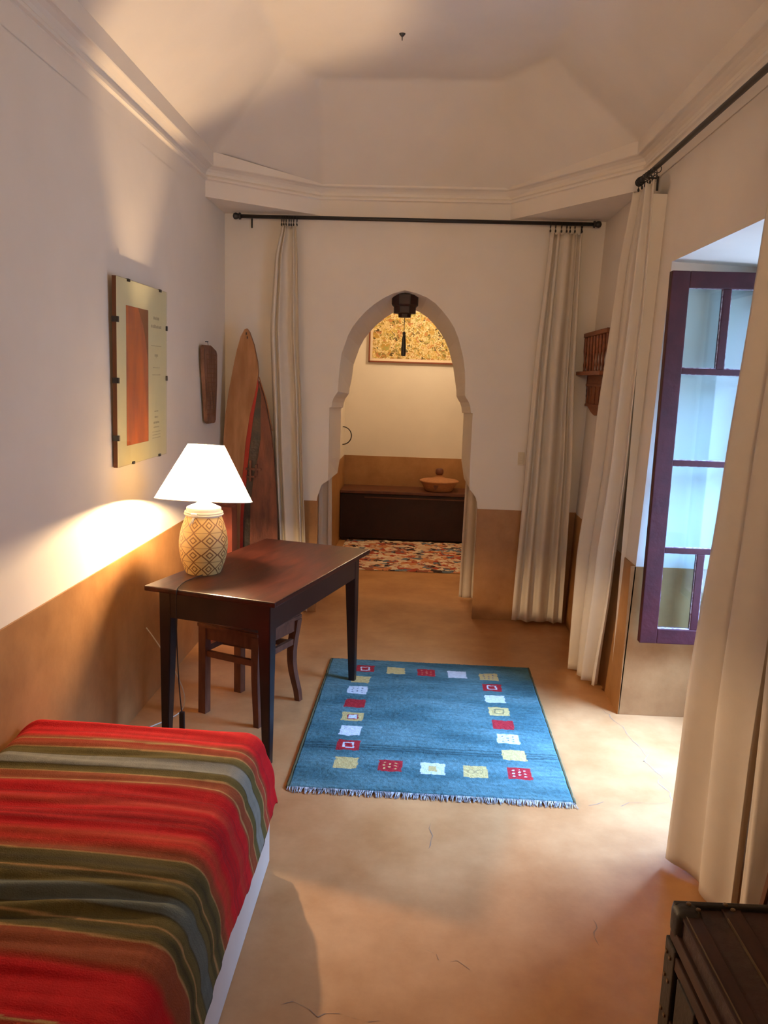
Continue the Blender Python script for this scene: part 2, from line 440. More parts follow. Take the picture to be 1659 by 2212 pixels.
# wall with the arch: solid with a reveal
bm = NB()
outer = [(XL - 0.1, 0), (XL - 0.1, 3.5), (1.3, 3.5), (1.3, 0)]
front = outer + PR + PL[::-1][1:]
rear = outer + [rearp(p, 1) for p in PR] + [rearp(p, 1) for p in PL[::-1][1:]]
bm.faces.new([bm.verts.new((x, YB, z)) for x, z in front])
bm.faces.new([bm.verts.new((x, YR, z)) for x, z in rear])
fp = PR + PL[::-1][1:]
N_ = 8
for (a, b) in zip(fp, fp[1:]):
    ra, rb = rearp(a, 1), rearp(b, 1)
    quad(bm, [(a[0], YB, a[1]), (b[0], YB, b[1]), (rb[0], YR, rb[1]), (ra[0], YR, ra[1])])
# shallow raised panel framing the arch
up = [p for p in PR if p[1] >= 1.45] + [p for p in PL[::-1][1:] if p[1] >= 1.46]
pan = [(0.366, 2.46), ] + up + [(-0.617, 2.46)]
yp = YB - 0.007
bm.faces.new([bm.verts.new((x, yp, z)) for x, z in pan])
for a, b in zip(pan, pan[1:] + pan[:1]):
    quad(bm, [(a[0], yp, a[1]), (b[0], yp, b[1]), (b[0], YB + 0.002, b[1]), (a[0], YB + 0.002, a[1])])
struct('wall_back', bm, M['plaster'])
bm = NB()
box(bm, XL, -0.695, YB - 0.006, YB, 0, 0.81, 0.002)
prism(bm, [(-0.698, YB - .004), (-0.688, YB - .004), (-0.741, YR - .001), (-0.751, YR - .001)], lambda u, v, d: (u, v, d), 0, 0.81)
struct('trim_2', bm, M['wainscot'])
bm = NB()
box(bm, 0.434, 1.113, YB - 0.006, YB, 0, 0.795, 0.002)
prism(bm, [(0.440, YB - .004), (0.430, YB - .004), (0.471, YR - .001), (0.481, YR - .001)], lambda u, v, d: (u, v, d), 0, 0.795)
struct('trim_3', bm, M['wainscot'])

# right wall (leans outward a little) with the deep window recess
RY0, RY1, RZ, RX = 2.72, 3.893, 2.255, 1.66
WY0, WY1, WZ0, WZ1 = 2.80, 3.845, 0.42, 2.215
bm = NB()
def wq(y0, y1, z0, z1):
    quad(bm, [(XR(z0), y0, z0), (XR(z0), y1, z0), (XR(z1), y1, z1), (XR(z1), y0, z1)])
def wallstrip(y0, y1, z0, z1):
    if z1 > 2.72:
        wq(y0, y1, z0, 2.72); wq(y0, y1, 2.72, z1)
    else: wq(y0, y1, z0, z1)
wallstrip(YN, RY0, 0, 3.5)
wallstrip(RY1, YB + 0.1, 0, 3.5)
wallstrip(RY0, RY1, RZ, 3.5)
for y in (RY0, RY1):
    quad(bm, [(XR(0), y, 0), (XR(RZ), y, RZ), (RX, y, RZ), (RX, y, 0)])
quad(bm, [(XR(RZ), RY0, RZ), (XR(RZ), RY1, RZ), (RX, RY1, RZ - 0.02), (RX, RY0, RZ - 0.02)])
# outer leaf of the wall with the window hole, 30 cm further out
for x in (RX, RX + 0.3):
    quad(bm, [(x, RY0 - .2, 0), (x, RY1 + .2, 0), (x, RY1 + .2, WZ0), (x, RY0 - .2, WZ0)])
    quad(bm, [(x, RY0 - .2, WZ1), (x, RY1 + .2, WZ1), (x, RY1 + .2, 2.6), (x, RY0 - .2, 2.6)])
    quad(bm, [(x, RY0 - .2, WZ0), (x, WY0, WZ0), (x, WY0, WZ1), (x, RY0 - .2, WZ1)])
    quad(bm, [(x, WY1, WZ0), (x, RY1 + .2, WZ0), (x, RY1 + .2, WZ1), (x, WY1, WZ1)])
a, b = RX, RX + 0.3
quad(bm, [(a, WY0, WZ0), (b, WY0, WZ0), (b, WY0, WZ1), (a, WY0, WZ1)])
quad(bm, [(a, WY1, WZ0), (b, WY1, WZ0), (b, WY1, WZ1), (a, WY1, WZ1)])
quad(bm, [(a, WY0, WZ0), (b, WY0, WZ0), (b, WY1, WZ0), (a, WY1, WZ0)])
quad(bm, [(a, WY0, WZ1), (b, WY0, WZ1), (b, WY1, WZ1), (a, WY1, WZ1)])
quad(bm, [(1.2, RY0 - .2, 2.6), (b, RY0 - .2, 2.6), (b, RY1 + .2, 2.6), (1.2, RY1 + .2, 2.6)])
for y in (RY0 - .2, RY1 + .2):
    quad(bm, [(1.09, y, 0), (b, y, 0), (b, y, 2.6), (1.09, y, 2.6)])
struct('wall_right', bm, M['plaster'])
bm = NB()
def dadoR(y0, y1):
    z1 = 0.785
    t = 0.006
    vs = [bm.verts.new(p) for p in [(XR(0) - t, y0, 0), (XR(0) - t, y1, 0), (XR(z1) - t, y1, z1), (XR(z1) - t, y0, z1),
                                    (XR(0), y0, 0), (XR(0), y1, 0), (XR(z1), y1, z1), (XR(z1), y0, z1)]]
    for f in [(0, 1, 2, 3), (4, 7, 6, 5), (0, 4, 5, 1), (3, 2, 6, 7), (0, 3, 7, 4), (1, 5, 6, 2)]: bm.faces.new([vs[i] for i in f])
dadoR(YN, RY0); dadoR(RY1 - 0.006, YB - 0.006)
struct('trim_4', bm, M['wainscot'])
bm = NB()
box(bm, XR(0) - 0.004, RX, RY1 - 0.006, RY1, 0, 0.785, 0.002)
box(bm, XR(0) - 0.004, RX, RY0, RY0 + 0.006, 0, 0.785, 0.002)
box(bm, RX - 0.006, RX, RY0 + 0.006, WY0, 0, 0.785); box(bm, RX - 0.006, RX, WY1, RY1 - 0.006, 0, 0.785)
box(bm, RX - 0.006, RX, WY0, WY1, 0, WZ0)
struct('trim_5', bm, M['wainscot'])

# ceiling: cornice following a half octagon, coved facets, flat top
def offs(d):
    """spring line pushed inward by d"""
    base = [(XL, YN), (XL, 4.95), (-0.70, YB), (0.55, YB), (1.17, 4.53), (1.17, YN)]
    # inward normals of each segment
    segs = []
    for a, b in zip(base, base[1:]):
        dx, dy = b[0] - a[0], b[1] - a[1]; L = math.hypot(dx, dy)
        nx, ny = dy / L, -dx / L
        segs.append(((a[0] + nx * d, a[1] + ny * d), (dx / L, dy / L)))
    out = [(segs[0][0][0], YN)]
    for (p, u), (q, v) in zip(segs, segs[1:]):
        den = u[0] * v[1] - u[1] * v[0]
        t = ((q[0] - p[0]) * v[1] - (q[1] - p[1]) * v[0]) / den
        out.append((p[0] + u[0] * t, p[1] + u[1] * t))
    out.append((segs[-1][0][0], YN))
    return out
prof = [(0.002, 2.72), (0.003, 2.812), (0.006, 2.816), (0.018, 2.820), (0.020, 2.832), (0.012, 2.842), (0.006, 2.846), (0.010, 2.862), (0.022, 2.876), (0.040, 2.886), (0.056, 2.890), (0.060, 2.894), (0.060, 3.0)]
rows = [[(x, y, z) for x, y in offs(d)] for d, z in prof]
rows[-1] = [(x, y, z_) for (x, y, _), z_ in zip(rows[-1], (3.0, 2.97, 2.905, 2.905, 2.96, 3.0))]
ZT = 3.35
top = [(-0.795, YN), (-0.795, 4.49), (-0.64, 4.817), (0.39, 4.805), (0.627, 4.469), (0.627, YN)]
rows.append([(x, y, ZT) for x, y in top])
bm = NB()
for r0, r1 in zip(rows[:-1], rows[1:-1]):
    for i in range(5):
        quad(bm, [r0[i], r0[i + 1], r1[i + 1], r1[i]])
# corner soffits
b_ = rows[0]
for tri_ in ([b_[1], b_[2], (XL, YB, 2.72)], [b_[3], b_[4], (1.17, YB, 2.72)]):
    bm.faces.new([bm.verts.new(p) for p in tri_])
struct('trim_6', bm, M['plaster'])
bm = NB()
r1 = rows[-1]
r0 = [(b[0] + (a[0] - b[0]) * 1.14, b[1] + (a[1] - b[1]) * 1.14 if 0 < i_ < 5 else YN, b[2] + (a[2] - b[2]) * 1.14) for i_, (a, b) in enumerate(zip(rows[-2], rows[-1]))]
for i in range(5):
    quad(bm, [r0[i], r0[i + 1], r1[i + 1], r1[i]])
bm.faces.new([bm.verts.new(p) for p in rows[-1]])
bmesh.ops.remove_doubles(bm, verts=bm.verts, dist=1e-5)
ce = struct('ceiling', bm, M['plaster'], True)
md = ce.modifiers.new('soft', 'BEVEL'); md.width = 0.03; md.segments = 4; md.limit_method = 'ANGLE'; md.angle_limit = math.radians(5)
bm = NB(); box(bm, -1.5, 1.35, YN - .12, YB + .5, 3.5, 3.6)
struct('ceiling_slab', bm, M['plaster'])

# back room
bm = NB()
box(bm, -0.885, -0.785, YR, 8.5, 0, 2.7)
struct('wall_back_room_left', bm, M['plaster'])
bm = NB(); box(bm, -0.9, 1.8, 8.40, 8.5, 0, 2.7)
struct('wall_back_room_far', bm, M['plaster'])
bm = NB(); box(bm, 1.3, 1.4, YR - .5, 8.5, 0, 2.7)
struct('wall_back_room_right', bm, M['plaster'])
bm = NB(); box(bm, -0.9, 1.4, YR, 8.5, 2.6, 2.7)
struct('ceiling_back_room', bm, M['plaster'])
bm = NB(); box(bm, -0.785, 1.3, 8.394, 8.40, 0, 0.845, 0.002)
struct('trim_7', bm, M['wainscot'])
bm = NB(); box(bm, -0.785, -0.779, YR, 8.394, 0, 0.845, 0.002)
struct('trim_8', bm, M['wainscot'])

# window: outer frame in the hole and the leaf swung open
bm = NB()
fx0, fx1 = RX + 0.0, RX + 0.07
box(bm, fx0, fx1, WY0, WY0 + 0.05, WZ0, WZ1, 0.004); box(bm, fx0, fx1, WY1 - 0.05, WY1, WZ0, WZ1, 0.004)
box(bm, fx0, fx1, WY0, WY1, WZ0, WZ0 + 0.05, 0.004); box(bm, fx0, fx1, WY0, WY1, WZ1 - 0.05, WZ1, 0.004)
struct('window_1', bm, M['winwood'])
leaf = thing('window_leaf', 'aubergine painted glazed window leaf swung open inside the recess on the right', 'window', (1.64, 3.80, 0.425))
lx0, lx1 = -0.51, -0.015; H = 1.775
bm = NB()
yt = 0.022
def lb(x0, x1, z0, z1, b=0.004, t=yt): box(bm, x0, x1, -t, t, z0, z1, b)
lb(lx0, lx0 + 0.083, 0, H); lb(lx1 - 0.06, lx1, 0, H)
pieces('stile', bm, M['winwood'], leaf)
bm = NB(); lb(lx0 + .083, lx1 - .06, 0, 0.075); lb(lx0 + .083, lx1 - .06, H - 0.075, H)
pieces('rail', bm, M['winwood'], leaf)
bm = NB()
bars = [0.47, 0.895, 1.325]
for z in bars: lb(lx0 + .083, lx1 - .06, z - 0.014, z + 0.014, 0.003, 0.016)
xm = (lx0 + .083 + lx1 - .06) / 2
for z0, z1 in ((0.075, bars[0] - .014), (bars[2] + .014, H - .075)): lb(xm - 0.018, xm + 0.018, z0, z1, 0.003, 0.016)
pieces('glazing_bar', bm, M['winwood'], leaf)
bm = NB()
cells = [(lx0 + .083, xm - .018, .075, bars[0] - .014), (xm + .018, lx1 - .06, .075, bars[0] - .014), (lx0 + .083, lx1 - .06, bars[0] + .014, bars[1] - .014),
         (lx0 + .083, lx1 - .06, bars[1] + .014, bars[2] - .014), (lx0 + .083, xm - .018, bars[2] + .014, H - .075), (xm + .018, lx1 - .06, bars[2] + .014, H - .075)]
for i, (x0, x1, z0, z1) in enumerate(cells):
    bm = NB(); box(bm, x0, x1, -0.002, 0.002, z0, z1)
    obj('pane', bm, M['glass'], leaf)
    pt = NB()
    for q in range(14):
        for e in range(4):
            t0, t1 = q / 14, (q + 1) / 14
            w = 0.003 + 0.004 * abs(fn(i * 3.1 + q * .9, e * 2.7))
            if e == 0: box(pt, x0 + (x1 - x0) * t0, x0 + (x1 - x0) * t1, -0.012, -0.002, z0, z0 + w)
            elif e == 1: box(pt, x0, x0 + w * .6, -0.012, -0.002, z0 + (z1 - z0) * t0, z0 + (z1 - z0) * t1)
            elif e == 2: box(pt, x0 + (x1 - x0) * t0, x0 + (x1 - x0) * t1, -0.012, -0.002, z1 - w * .5, z1)
            else: box(pt, x1 - w * .6, x1, -0.012, -0.002, z0 + (z1 - z0) * t0, z0 + (z1 - z0) * t1)
    obj('putty', pt, M['putty'], leaf)
bm = NB()
for z in (0.2, 1.5): tube(bm, [(-0.008, 0.0, z), (-0.008, 0.0, z + 0.09)], 0.009, 8)
pieces('hinge', bm, M['iron'], leaf)

# ------------------------------------------------------------------ bed and blanket
bed = thing('bed', 'low bed with white base along the left wall under a striped blanket', 'bed', (-0.89, 1.5, 0))
bm = NB(); box(bm, -0.43, 0.43, -1.0, 0.985, 0, 0.215, 0.015)
obj('base', bm, M['white'], bed)
bm = NB(); box(bm, -0.42, 0.365, -1.0, 1.0, 0.215, 0.440, 0.06)
obj('mattress', bm, M['mattress'], bed)

RED = (0.46, 0.008, 0.009); BRN = (0.24, 0.055, 0.018); OLV = (0.115, 0.085, 0.022); GRY = (0.21, 0.20, 0.15); TAN = (0.36, 0.20, 0.07)
DRD = (0.30, 0.012, 0.012); DOL = (0.055, 0.042, 0.014); DGR = (0.11, 0.115, 0.085)
ST = [(9, RED), (2.438, RED), (2.432, DRD), (2.425, RED), (2.405, RED), (2.380, BRN), (2.374, BRN), (2.373, TAN), (2.367, TAN), (2.366, (0.36, .05, .02)), (2.330, BRN), (2.328, TAN), (2.322, TAN), (2.321, OLV),
      (2.284, OLV), (2.280, DOL), (2.276, GRY), (2.215, GRY), (2.211, DOL), (2.207, OLV), (2.178, OLV), (2.177, TAN), (2.171, TAN), (2.170, BRN), (2.122, BRN), (2.121, TAN), (2.115, TAN), (2.114, BRN),
      (2.095, RED), (2.055, RED), (2.050, DRD), (2.043, RED), (2.035, (0.42, .02, .015)), (2.00, (0.40, .03, .015)), (1.985, RED), (1.967, RED), (1.962, DRD), (1.956, RED), (1.935, DRD), (1.930, RED), (1.915, DRD), (1.910, RED), (1.885, RED), (1.860, (0.40, .04, .015)), (1.83, (0.50, .03, .015)),
      (1.80, BRN), (1.781, BRN), (1.780, TAN), (1.775, TAN), (1.774, OLV), (1.74, DOL), (1.712, OLV), (1.711, TAN), (1.706, TAN), (1.705, OLV), (1.688, DOL), (1.684, OLV), (1.66, OLV), (1.657, DOL), (1.652, DGR), (1.597, DGR), (1.593, DOL), (1.586, OLV),
      (1.556, OLV), (1.554, TAN), (1.549, TAN), (1.548, OLV), (1.53, DOL), (1.508, OLV), (1.506, TAN), (1.501, TAN), (1.50, BRN), (1.43, BRN), (1.40, RED), (1.27, RED), (1.26, DRD), (1.25, RED)]
def stripe(q):
    # below the seen part the pattern repeats
    while q < 1.26: q += 0.86
    for (q0, c0), (q1, c1) in zip(ST, ST[1:]):
        if q1 <= q <= q0:
            t = (q0 - q) / max(1e-6, q0 - q1) if q0 < 8 else 0
            return tuple(a + (b - a) * t for a, b in zip(c0, c1))
    return RED
bm = NB()
dl = bm.verts.layers.float_color.new('dye')
PX, QY, Rr = -0.562, 2.492, 0.078
nx_, ny_ = 150, 480
p0, p1 = XL + 0.012, PX + 0.115 * 1.45 + 0.26
q0_, q1_ = 0.50, QY + 0.42
grid = []
for i in range(nx_ + 1):
    row = []
    for j in range(ny_ + 1):
        p = p0 + (p1 - p0) * i / nx_; q = q0_ + (q1_ - q0_) * j / ny_
        dp, dq = max(0, p - PX), max(0, q - QY)
        e = math.hypot(dp, dq)
        wr = 0.009 * fn(p * 1.8, q * 15) + 0.0045 * fn(p * 4 + 5, q * 34) + 0.007 * fn(p * 2.2 + 9, q * 5)
        wr += 0.012 * max(0, 1 - abs(q - 1.60 - 0.10 * (p + 0.9)) / 0.10) * math.sin((q - 0.12 * p) * 95) * max(0, 1 - abs(p + 0.85) / 0.6)
        if e < 1e-6:
            x, y, z = p, q, 0.474 + wr - 0.012 * max(0, (p - (PX - 0.25)) / 0.25) ** 2
        else:
            ux, uy = dp / e, dq / e
            ang = math.pi / 2 * 0.96
            L = Rr * ang
            if e < L:
                r_ = Rr * math.sin(e / Rr); dz = Rr * (1 - math.cos(e / Rr))
            else:
                hang = e - L
                cap = (0.180 + 0.018 * fn(q * 3.0, 7)) if dp >= dq else 0.185
                hang = min(hang, cap)
                r_ = Rr + 0.010 * math.sin(min(1, hang / 0.12) * math.pi) + 0.22 * hang
                dz = Rr + hang
            fold = 0.006 * fn(q * 14 + 2, 3) * min(1, e / 0.2) if dp > dq else 0.006 * fn(p * 14, 4) * min(1, e / .2)
            x = PX * (dp > 0) + p * (dp <= 0) + ux * (r_ + fold); y = QY * (dq > 0) + q * (dq <= 0) + uy * (r_ + fold)
            z = 0.462 + wr * max(0, 1 - e / 0.12) - dz + 0.012 * max(0, 1 - e / 0.02) * 0
            z = min(z, 0.474 + wr)
        # taper: the near end sits a little further left
        if p < XL + 0.09:
            z -= 0.05 * ((XL + 0.09 - p) / 0.08) ** 2
        v = bm.verts.new((x, y, z))
        qq = q + 0.010 * fn(p * 2.5, q * 2) + 0.004 * fn(p * 8, q * 3)
        c = stripe(qq)
        k = 1 + 0.22 * fn(p * 260, q * 8) * 0.6 + 0.16 * fn(p * 2.3, q * 150)
        v[dl] = (c[0] * k, c[1] * k, c[2] * k, 1)
        row.append(v)
    grid.append(row)
for i in range(nx_):
    for j in range(ny_):
        bm.faces.new((grid[i][j], grid[i + 1][j], grid[i + 1][j + 1], grid[i][j + 1]))
bl = obj('striped_blanket', bm, M['dyed_blanket'], smooth=True)
bl['label'] = 'red, olive and grey striped woven blanket draped over the bed'
bl['category'] = 'blanket'
md = bl.modifiers.new('thick', 'SOLIDIFY'); md.thickness = 0.004; md.offset = 1

# ------------------------------------------------------------------ table
TA = math.radians(-16.5)
tab = thing('writing_table', 'dark wooden writing table with tapered legs carrying the lit lamp', 'table', (-0.704, 3.738, 0), TA)
bm = NB()
hw, hl = 0.318, 0.57
box(bm, -hw, hw, -hl, hl, 0.728, 0.752, 0.006)
obj('table_top', bm, M['tabletop'], tab)
def frame_box(nm, x0, x1, y0, y1):
    bm = NB(); box(bm, x0, x1, y0, y1, 0.605, 0.728, 0.002); obj(nm, bm, M['tableblack'], tab)
ix, iy = hw - 0.045, hl - 0.045
frame_box('apron', -ix + .05, ix - .05, -iy + .002, -iy + 0.024); frame_box('apron', -ix + .05, ix - .05, iy - 0.024, iy - .002)
frame_box('apron', ix - 0.024, ix - .002, -iy + .05, iy - .05); frame_box('apron', -ix + .002, -ix + 0.024, -iy + .05, iy - .05)
for sx in (-1, 1):
    for sy in (-1, 1):
        bm = NB()
        cx, cy = sx * ix, sy * iy
        lv = [(0.728, 0.058), (0.60, 0.058), (0.0, 0.034)]
        rings = []
        for z, s in lv:
            rings.append([bm.verts.new(p) for p in [(cx, cy, z), (cx - sx * s, cy, z), (cx - sx * s, cy - sy * s, z), (cx, cy - sy * s, z)]])
        for a, b in zip(rings, rings[1:]):
            for k in range(4): bm.faces.new((a[k], a[(k + 1) % 4], b[(k + 1) % 4], b[k]))
        bm.faces.new(rings[0]); bm.faces.new(rings[-1])
        bmesh.ops.recalc_face_normals(bm, faces=bm.faces)
        bmesh.ops.bevel(bm, geom=list(bm.edges), offset=0.003, segments=2, affect='EDGES')
        obj('leg', bm, M['tableblack'], tab)

# ------------------------------------------------------------------ stool under the table
st = thing('stool', 'small brown wooden stool tucked under the table, two legs curved outward', 'stool', (-0.81, 3.763, 0), 0)
dx = Vector((0.345, -0.125)); 
FL, FR, BR, BL = (Vector(p) - Vector((-0.81, 3.763)) for p in [(-1.036, 3.671), (-0.719, 3.536), (-0.573, 3.875), (-0.911, 3.971)])
def inward(p, k): return p * (1 - k)
bm = NB()
prism(bm, [tuple(inward(p, -0.06)) for p in (FL, FR, BR, BL)], lambda u, v, d: (u, v, d), 0.445, 0.472)
bmesh.ops.bevel(bm, geom=list(bm.edges), offset=0.006, segments=2, affect='EDGES')
obj('seat', bm, M['stool'], st)
def rail(a, b, z0, z1, nm, t=0.010):
    bm = NB()
    d = (b - a).normalized(); nrm = Vector((-d.y, d.x))
    prism(bm, [tuple(a + nrm * t), tuple(b + nrm * t), tuple(b - nrm * t), tuple(a - nrm * t)], lambda u, v, e: (u, v, e), z0, z1)
    obj(nm, bm, M['stool'], st)
tops = [inward(p, 0.10) for p in (FL, FR, BR, BL)]
for a, b in ((0, 1), (1, 2), (2, 3), (3, 0)):
    rail(tops[a], tops[b], 0.385, 0.445, 'apron')
    rail(tops[a], tops[b], 0.295 + 0.02 * (a % 2), 0.325 + 0.02 * (a % 2), 'stretcher')
rail((tops[0] + tops[3]) / 2 * 1.0, (tops[1] + tops[2]) / 2, 0.31, 0.335, 'stretcher')
for i, (p, tp) in enumerate(zip((FL, FR, BR, BL), tops)):
    bm = NB()
    curved = i in (1, 2)
    rr = []
    for k in range(9):
        t = k / 8
        z = 0.445 * (1 - t)
        if curved:
            c = tp * 1.04 + (p * 1.0 - tp * 1.04) * t - tp * 0.13 * math.sin(math.pi * min(1, t * 1.05)) ** 1.3; s = 0.021 - 0.006 * t
        else:
            c = tp + (p * 0.92 - tp) * t; s = 0.021
        d = (FR - FL).normalized(); e = Vector((-d.y, d.x))
        rr.append([bm.verts.new((*(c + d * a * s + e * b * s), z)) for a, b in ((-1, -1), (1, -1), (1, 1), (-1, 1))])
    for a, b in zip(rr, rr[1:]):
        for k in range(4): bm.faces.new((a[k], a[(k + 1) % 4], b[(k + 1) % 4], b[k]))
    bm.faces.new(rr[0]); bm.faces.new(rr[-1])
    obj('leg', bm, M['stool'], st)

# ------------------------------------------------------------------ table lamp
LX, LY, LZ = -0.985, 3.56, 0.752
lamp = thing('table_lamp', 'lit table lamp with white cone shade and lozenge-patterned clay jar base', 'lamp', (LX, LY, LZ))
lamp.rotation_euler = (0, math.radians(1.0), 0)
bm = NB(); uvl = bm.loops.layers.uv.new('UVMap')
jar = []
for k in range(25):
    t = k / 24
    z = 0.272 * t
    r = 0.072 + 0.037 * math.sin(math.pi * min(1, t * 0.94 + 0.05)) ** 0.9 + 0.006 * t
    jar.append((r, z))
lathe(bm, jar, 48, uvl=uvl)
bm.faces.new([bm.verts.new((0.072 * math.cos(2 * math.pi * k / 48), 0.072 * math.sin(2 * math.pi * k / 48), 0)) for k in range(48)])
obj('jar', bm, M['pot'], lamp, True)
bm = NB()
lathe(bm, [(0.080, 0.268), (0.084, 0.275), (0.084, 0.283), (0.078, 0.290), (0.078, 0.295), (0.080, 0.300), (0.079, 0.308), (0.060, 0.316), (0.036, 0.326), (0.024, 0.340), (0.021, 0.350), (0.0, 0.351)], 40)
obj('neck', bm, M['ceramic_white'], lamp, True)
bm = NB(); torus(bm, (0, 0, 0.279), 0.086, 0.0045, 'z', seg=40); torus(bm, (0, 0, 0.288), 0.084, 0.004, 'z', seg=40)
tube(bm, [(-0.02, -0.086, 0.284), (-0.028, -0.096, 0.262), (-0.038, -0.103, 0.235)], 0.0032, 6)
tube(bm, [(-0.02, -0.086, 0.284), (-0.020, -0.098, 0.268), (-0.024, -0.105, 0.248)], 0.0032, 6)
box(bm, -0.034, -0.006, -0.098, -0.086, 0.276, 0.292, 0.004)
obj('twine', bm, M['tape'], lamp, True)
bm = NB()
n1 = 48
prof_s = [(0.222, 0.342), (0.082, 0.598)]
rg = lathe(bm, [(0.222, 0.342), (0.175, 0.428), (0.128, 0.514), (0.082, 0.598)], n1)
sh = obj('lamp_shade', bm, M['shade'], lamp, True)
bm = NB()
torus(bm, (0, 0, 0.343), 0.222, 0.002, 'z', seg=40, seg2=6); torus(bm, (0, 0, 0.597), 0.082, 0.002, 'z', seg=32, seg2=6)
for k in range(3):
    a = 2 * math.pi * k / 3 + .4
    tube(bm, [(0.016 * math.cos(a), 0.016 * math.sin(a), 0.352), (0.215 * math.cos(a), 0.215 * math.sin(a), 0.345)], 0.0015, 5)
pieces('shade_ring', bm, M['ceramic_white'], lamp)
bl_ = point('bulb_light', (0, 0, 0.385), 96, (1.0, 0.69, 0.385), 0.018)
bl_.parent = lamp
# the shade sits tipped up a little towards the room
tilt = Matrix.Rotation(math.radians(-7), 3, 'X')
pv = Vector((0, 0, 0.35))
for o in list(lamp.children):
    if o.name.startswith(('lamp_shade', 'shade_ring', 'bulb_light')):
        p0_ = Vector(o.location)
        o.rotation_euler = tilt.to_euler()
        o.location = pv + tilt @ (p0_ - pv)

def cord(name, pts, r, m, parent=None):
    cu_ = bpy.data.curves.new(name, 'CURVE'); cu_.dimensions = '3D'; cu_.bevel_depth = r; cu_.bevel_resolution = 2
    s = cu_.splines.new('NURBS'); s.points.add(len(pts) - 1); s.use_endpoint_u = True; s.order_u = 4
    for p_, q in zip(s.points, pts): p_.co = (*q, 1)
    cu_.materials.append(m)
    tmp = bpy.data.objects.new(name, cu_); C.objects.link(tmp)
    dg = bpy.context.evaluated_depsgraph_get()
    me = bpy.data.meshes.new_from_object(tmp.evaluated_get(dg))
    bpy.data.objects.remove(tmp)
    if not me.materials: me.materials.append(m)
    o = bpy.data.objects.new(name, me); C.objects.link(o)
    if parent: o.parent = parent
    return o
# cord leaves the base, crosses the table top, hangs over the front edge down to the floor
cb = thing('lamp_cord', 'thin black lamp cord with inline switch hanging over the table edge', 'cord', (-1.0, 3.4, 0))
pts = [(-0.965, 3.485, 0.757), (-0.98, 3.44, 0.757), (-1.01, 3.38, 0.757), (-1.013, 3.30, 0.758), (-1.010, 3.240, 0.760), (-1.010, 3.222, 0.745), (-1.012, 3.224, 0.66), (-1.012, 3.23, 0.45), (-1.005, 3.24, 0.25), (-1.00, 3.25, 0.18)]
cord('cable', [(x + 1.0, y - 3.4, z) for x, y, z in pts], 0.0028, M['cord_black'], cb)
pts = [(-0.998, 3.255, 0.10), (-0.995, 3.27, 0.04), (-0.99, 3.28, 0.004), (-0.97, 3.20, 0.004), (-0.93, 3.10, 0.004)]
cord('cable', [(x + 1.0, y - 3.4, z) for x, y, z in pts], 0.0028, M['cord_black'], cb)
bm = NB(); box(bm, -0.012, 0.012, -0.158, -0.142, 0.095, 0.19, 0.005)
obj('switch', bm, M['cord_black'], cb)
wc = cord('extension_cord', [(-1.33, 3.75, 0.40), (-1.28, 3.72, 0.36), (-1.20, 3.70, 0.25), (-1.13, 3.72, 0.10), (-1.12, 3.70, 0.004), (-1.14, 3.60, 0.004), (-1.20, 3.50, 0.004), (-1.27, 3.40, 0.004), (-1.30, 3.2, 0.004)], 0.003, M['cord_white'])
wc['label'] = 'thin white cord running from the left wall to the floor under the table'; wc['category'] = 'cord'

# ------------------------------------------------------------------ clip-framed poster
po = thing('framed_poster', 'tall clip-framed poster with red abstract print hung on left wall', 'poster', (XL, 3.73, 1.66))
po.rotation_euler = (0, math.radians(1.0), 0)
def pm(x0, x1, y0, y1, z0, z1, nm, m, b=0.0, par=None):
    bm = NB(); box(bm, x0, x1, y0, y1, z0, z1, b); return obj(nm, bm, m, par or po)
pw, ph = 0.335, 0.41
pm(0.012, 0.030, -pw, pw, -ph, ph, 'backing_board', M['edge_brown'])
pm(0.030, 0.0312, -pw + .001, pw - .001, -ph + .001, ph - .001, 'sheet', M['cream_paper'])
bm = NB()
ay0, ay1, az0, az1 = -0.225, 0.062, -0.322, 0.298
prism(bm, [(ay0, az0), (ay1, az0), (ay1, az1), (ay0, az1)], lambda u, v, d: (d, u, v), 0.0312, 0.0318, 0)
arc = [(ay0, az0 + .001), (ay1 - .005, az0 + .001), (ay1 - .002, az0 + 0.12), (ay1 - .014, az0 + .25), (ay1 - 0.006, az0 + .36), (ay1 - 0.03, az1 - 0.16), (ay1 - 0.075, az1 - 0.07), (ay1 - .14, az1 - 0.001), (ay0, az1 - .001)]
prism(bm, arc, lambda u, v, d: (d, u, v), 0.0318, 0.0322, 1)
obj('print', bm, [M['art_brown'], M['art_red']], po)
bm = NB()
random.seed(3)
def ink(y, z, w, h): box(bm, 0.0312, 0.0316, y, y + w, z, z + h)
for (z, w, h) in [(0.262, .09, .016), (0.222, .15, .016), (0.135, .15, .004), (0.085, .05, .012), (0.079, .012, .004), (0.03, .10, .004), (-0.005, .12, .004), (-0.185, .06, .008), (-0.215, .05, .009), (-0.243, .085, .011), (-.263, .085, .006)]:
    y = 0.105 + (0.15 - w) / 2
    while w > 0:
        s = min(w, random.uniform(0.010, 0.022)); ink(y, z, s * 0.72, h * random.uniform(.7, 1)); y += s; w -= s
for z in (-.285, -.30, -.315): ink(0.12, z, 0.12, 0.0025)
obj('lettering', bm, M['grey_ink'], po)
pm(0.0335, 0.0355, -pw, pw, -ph, ph, 'cover_glass', M['frameglass'])
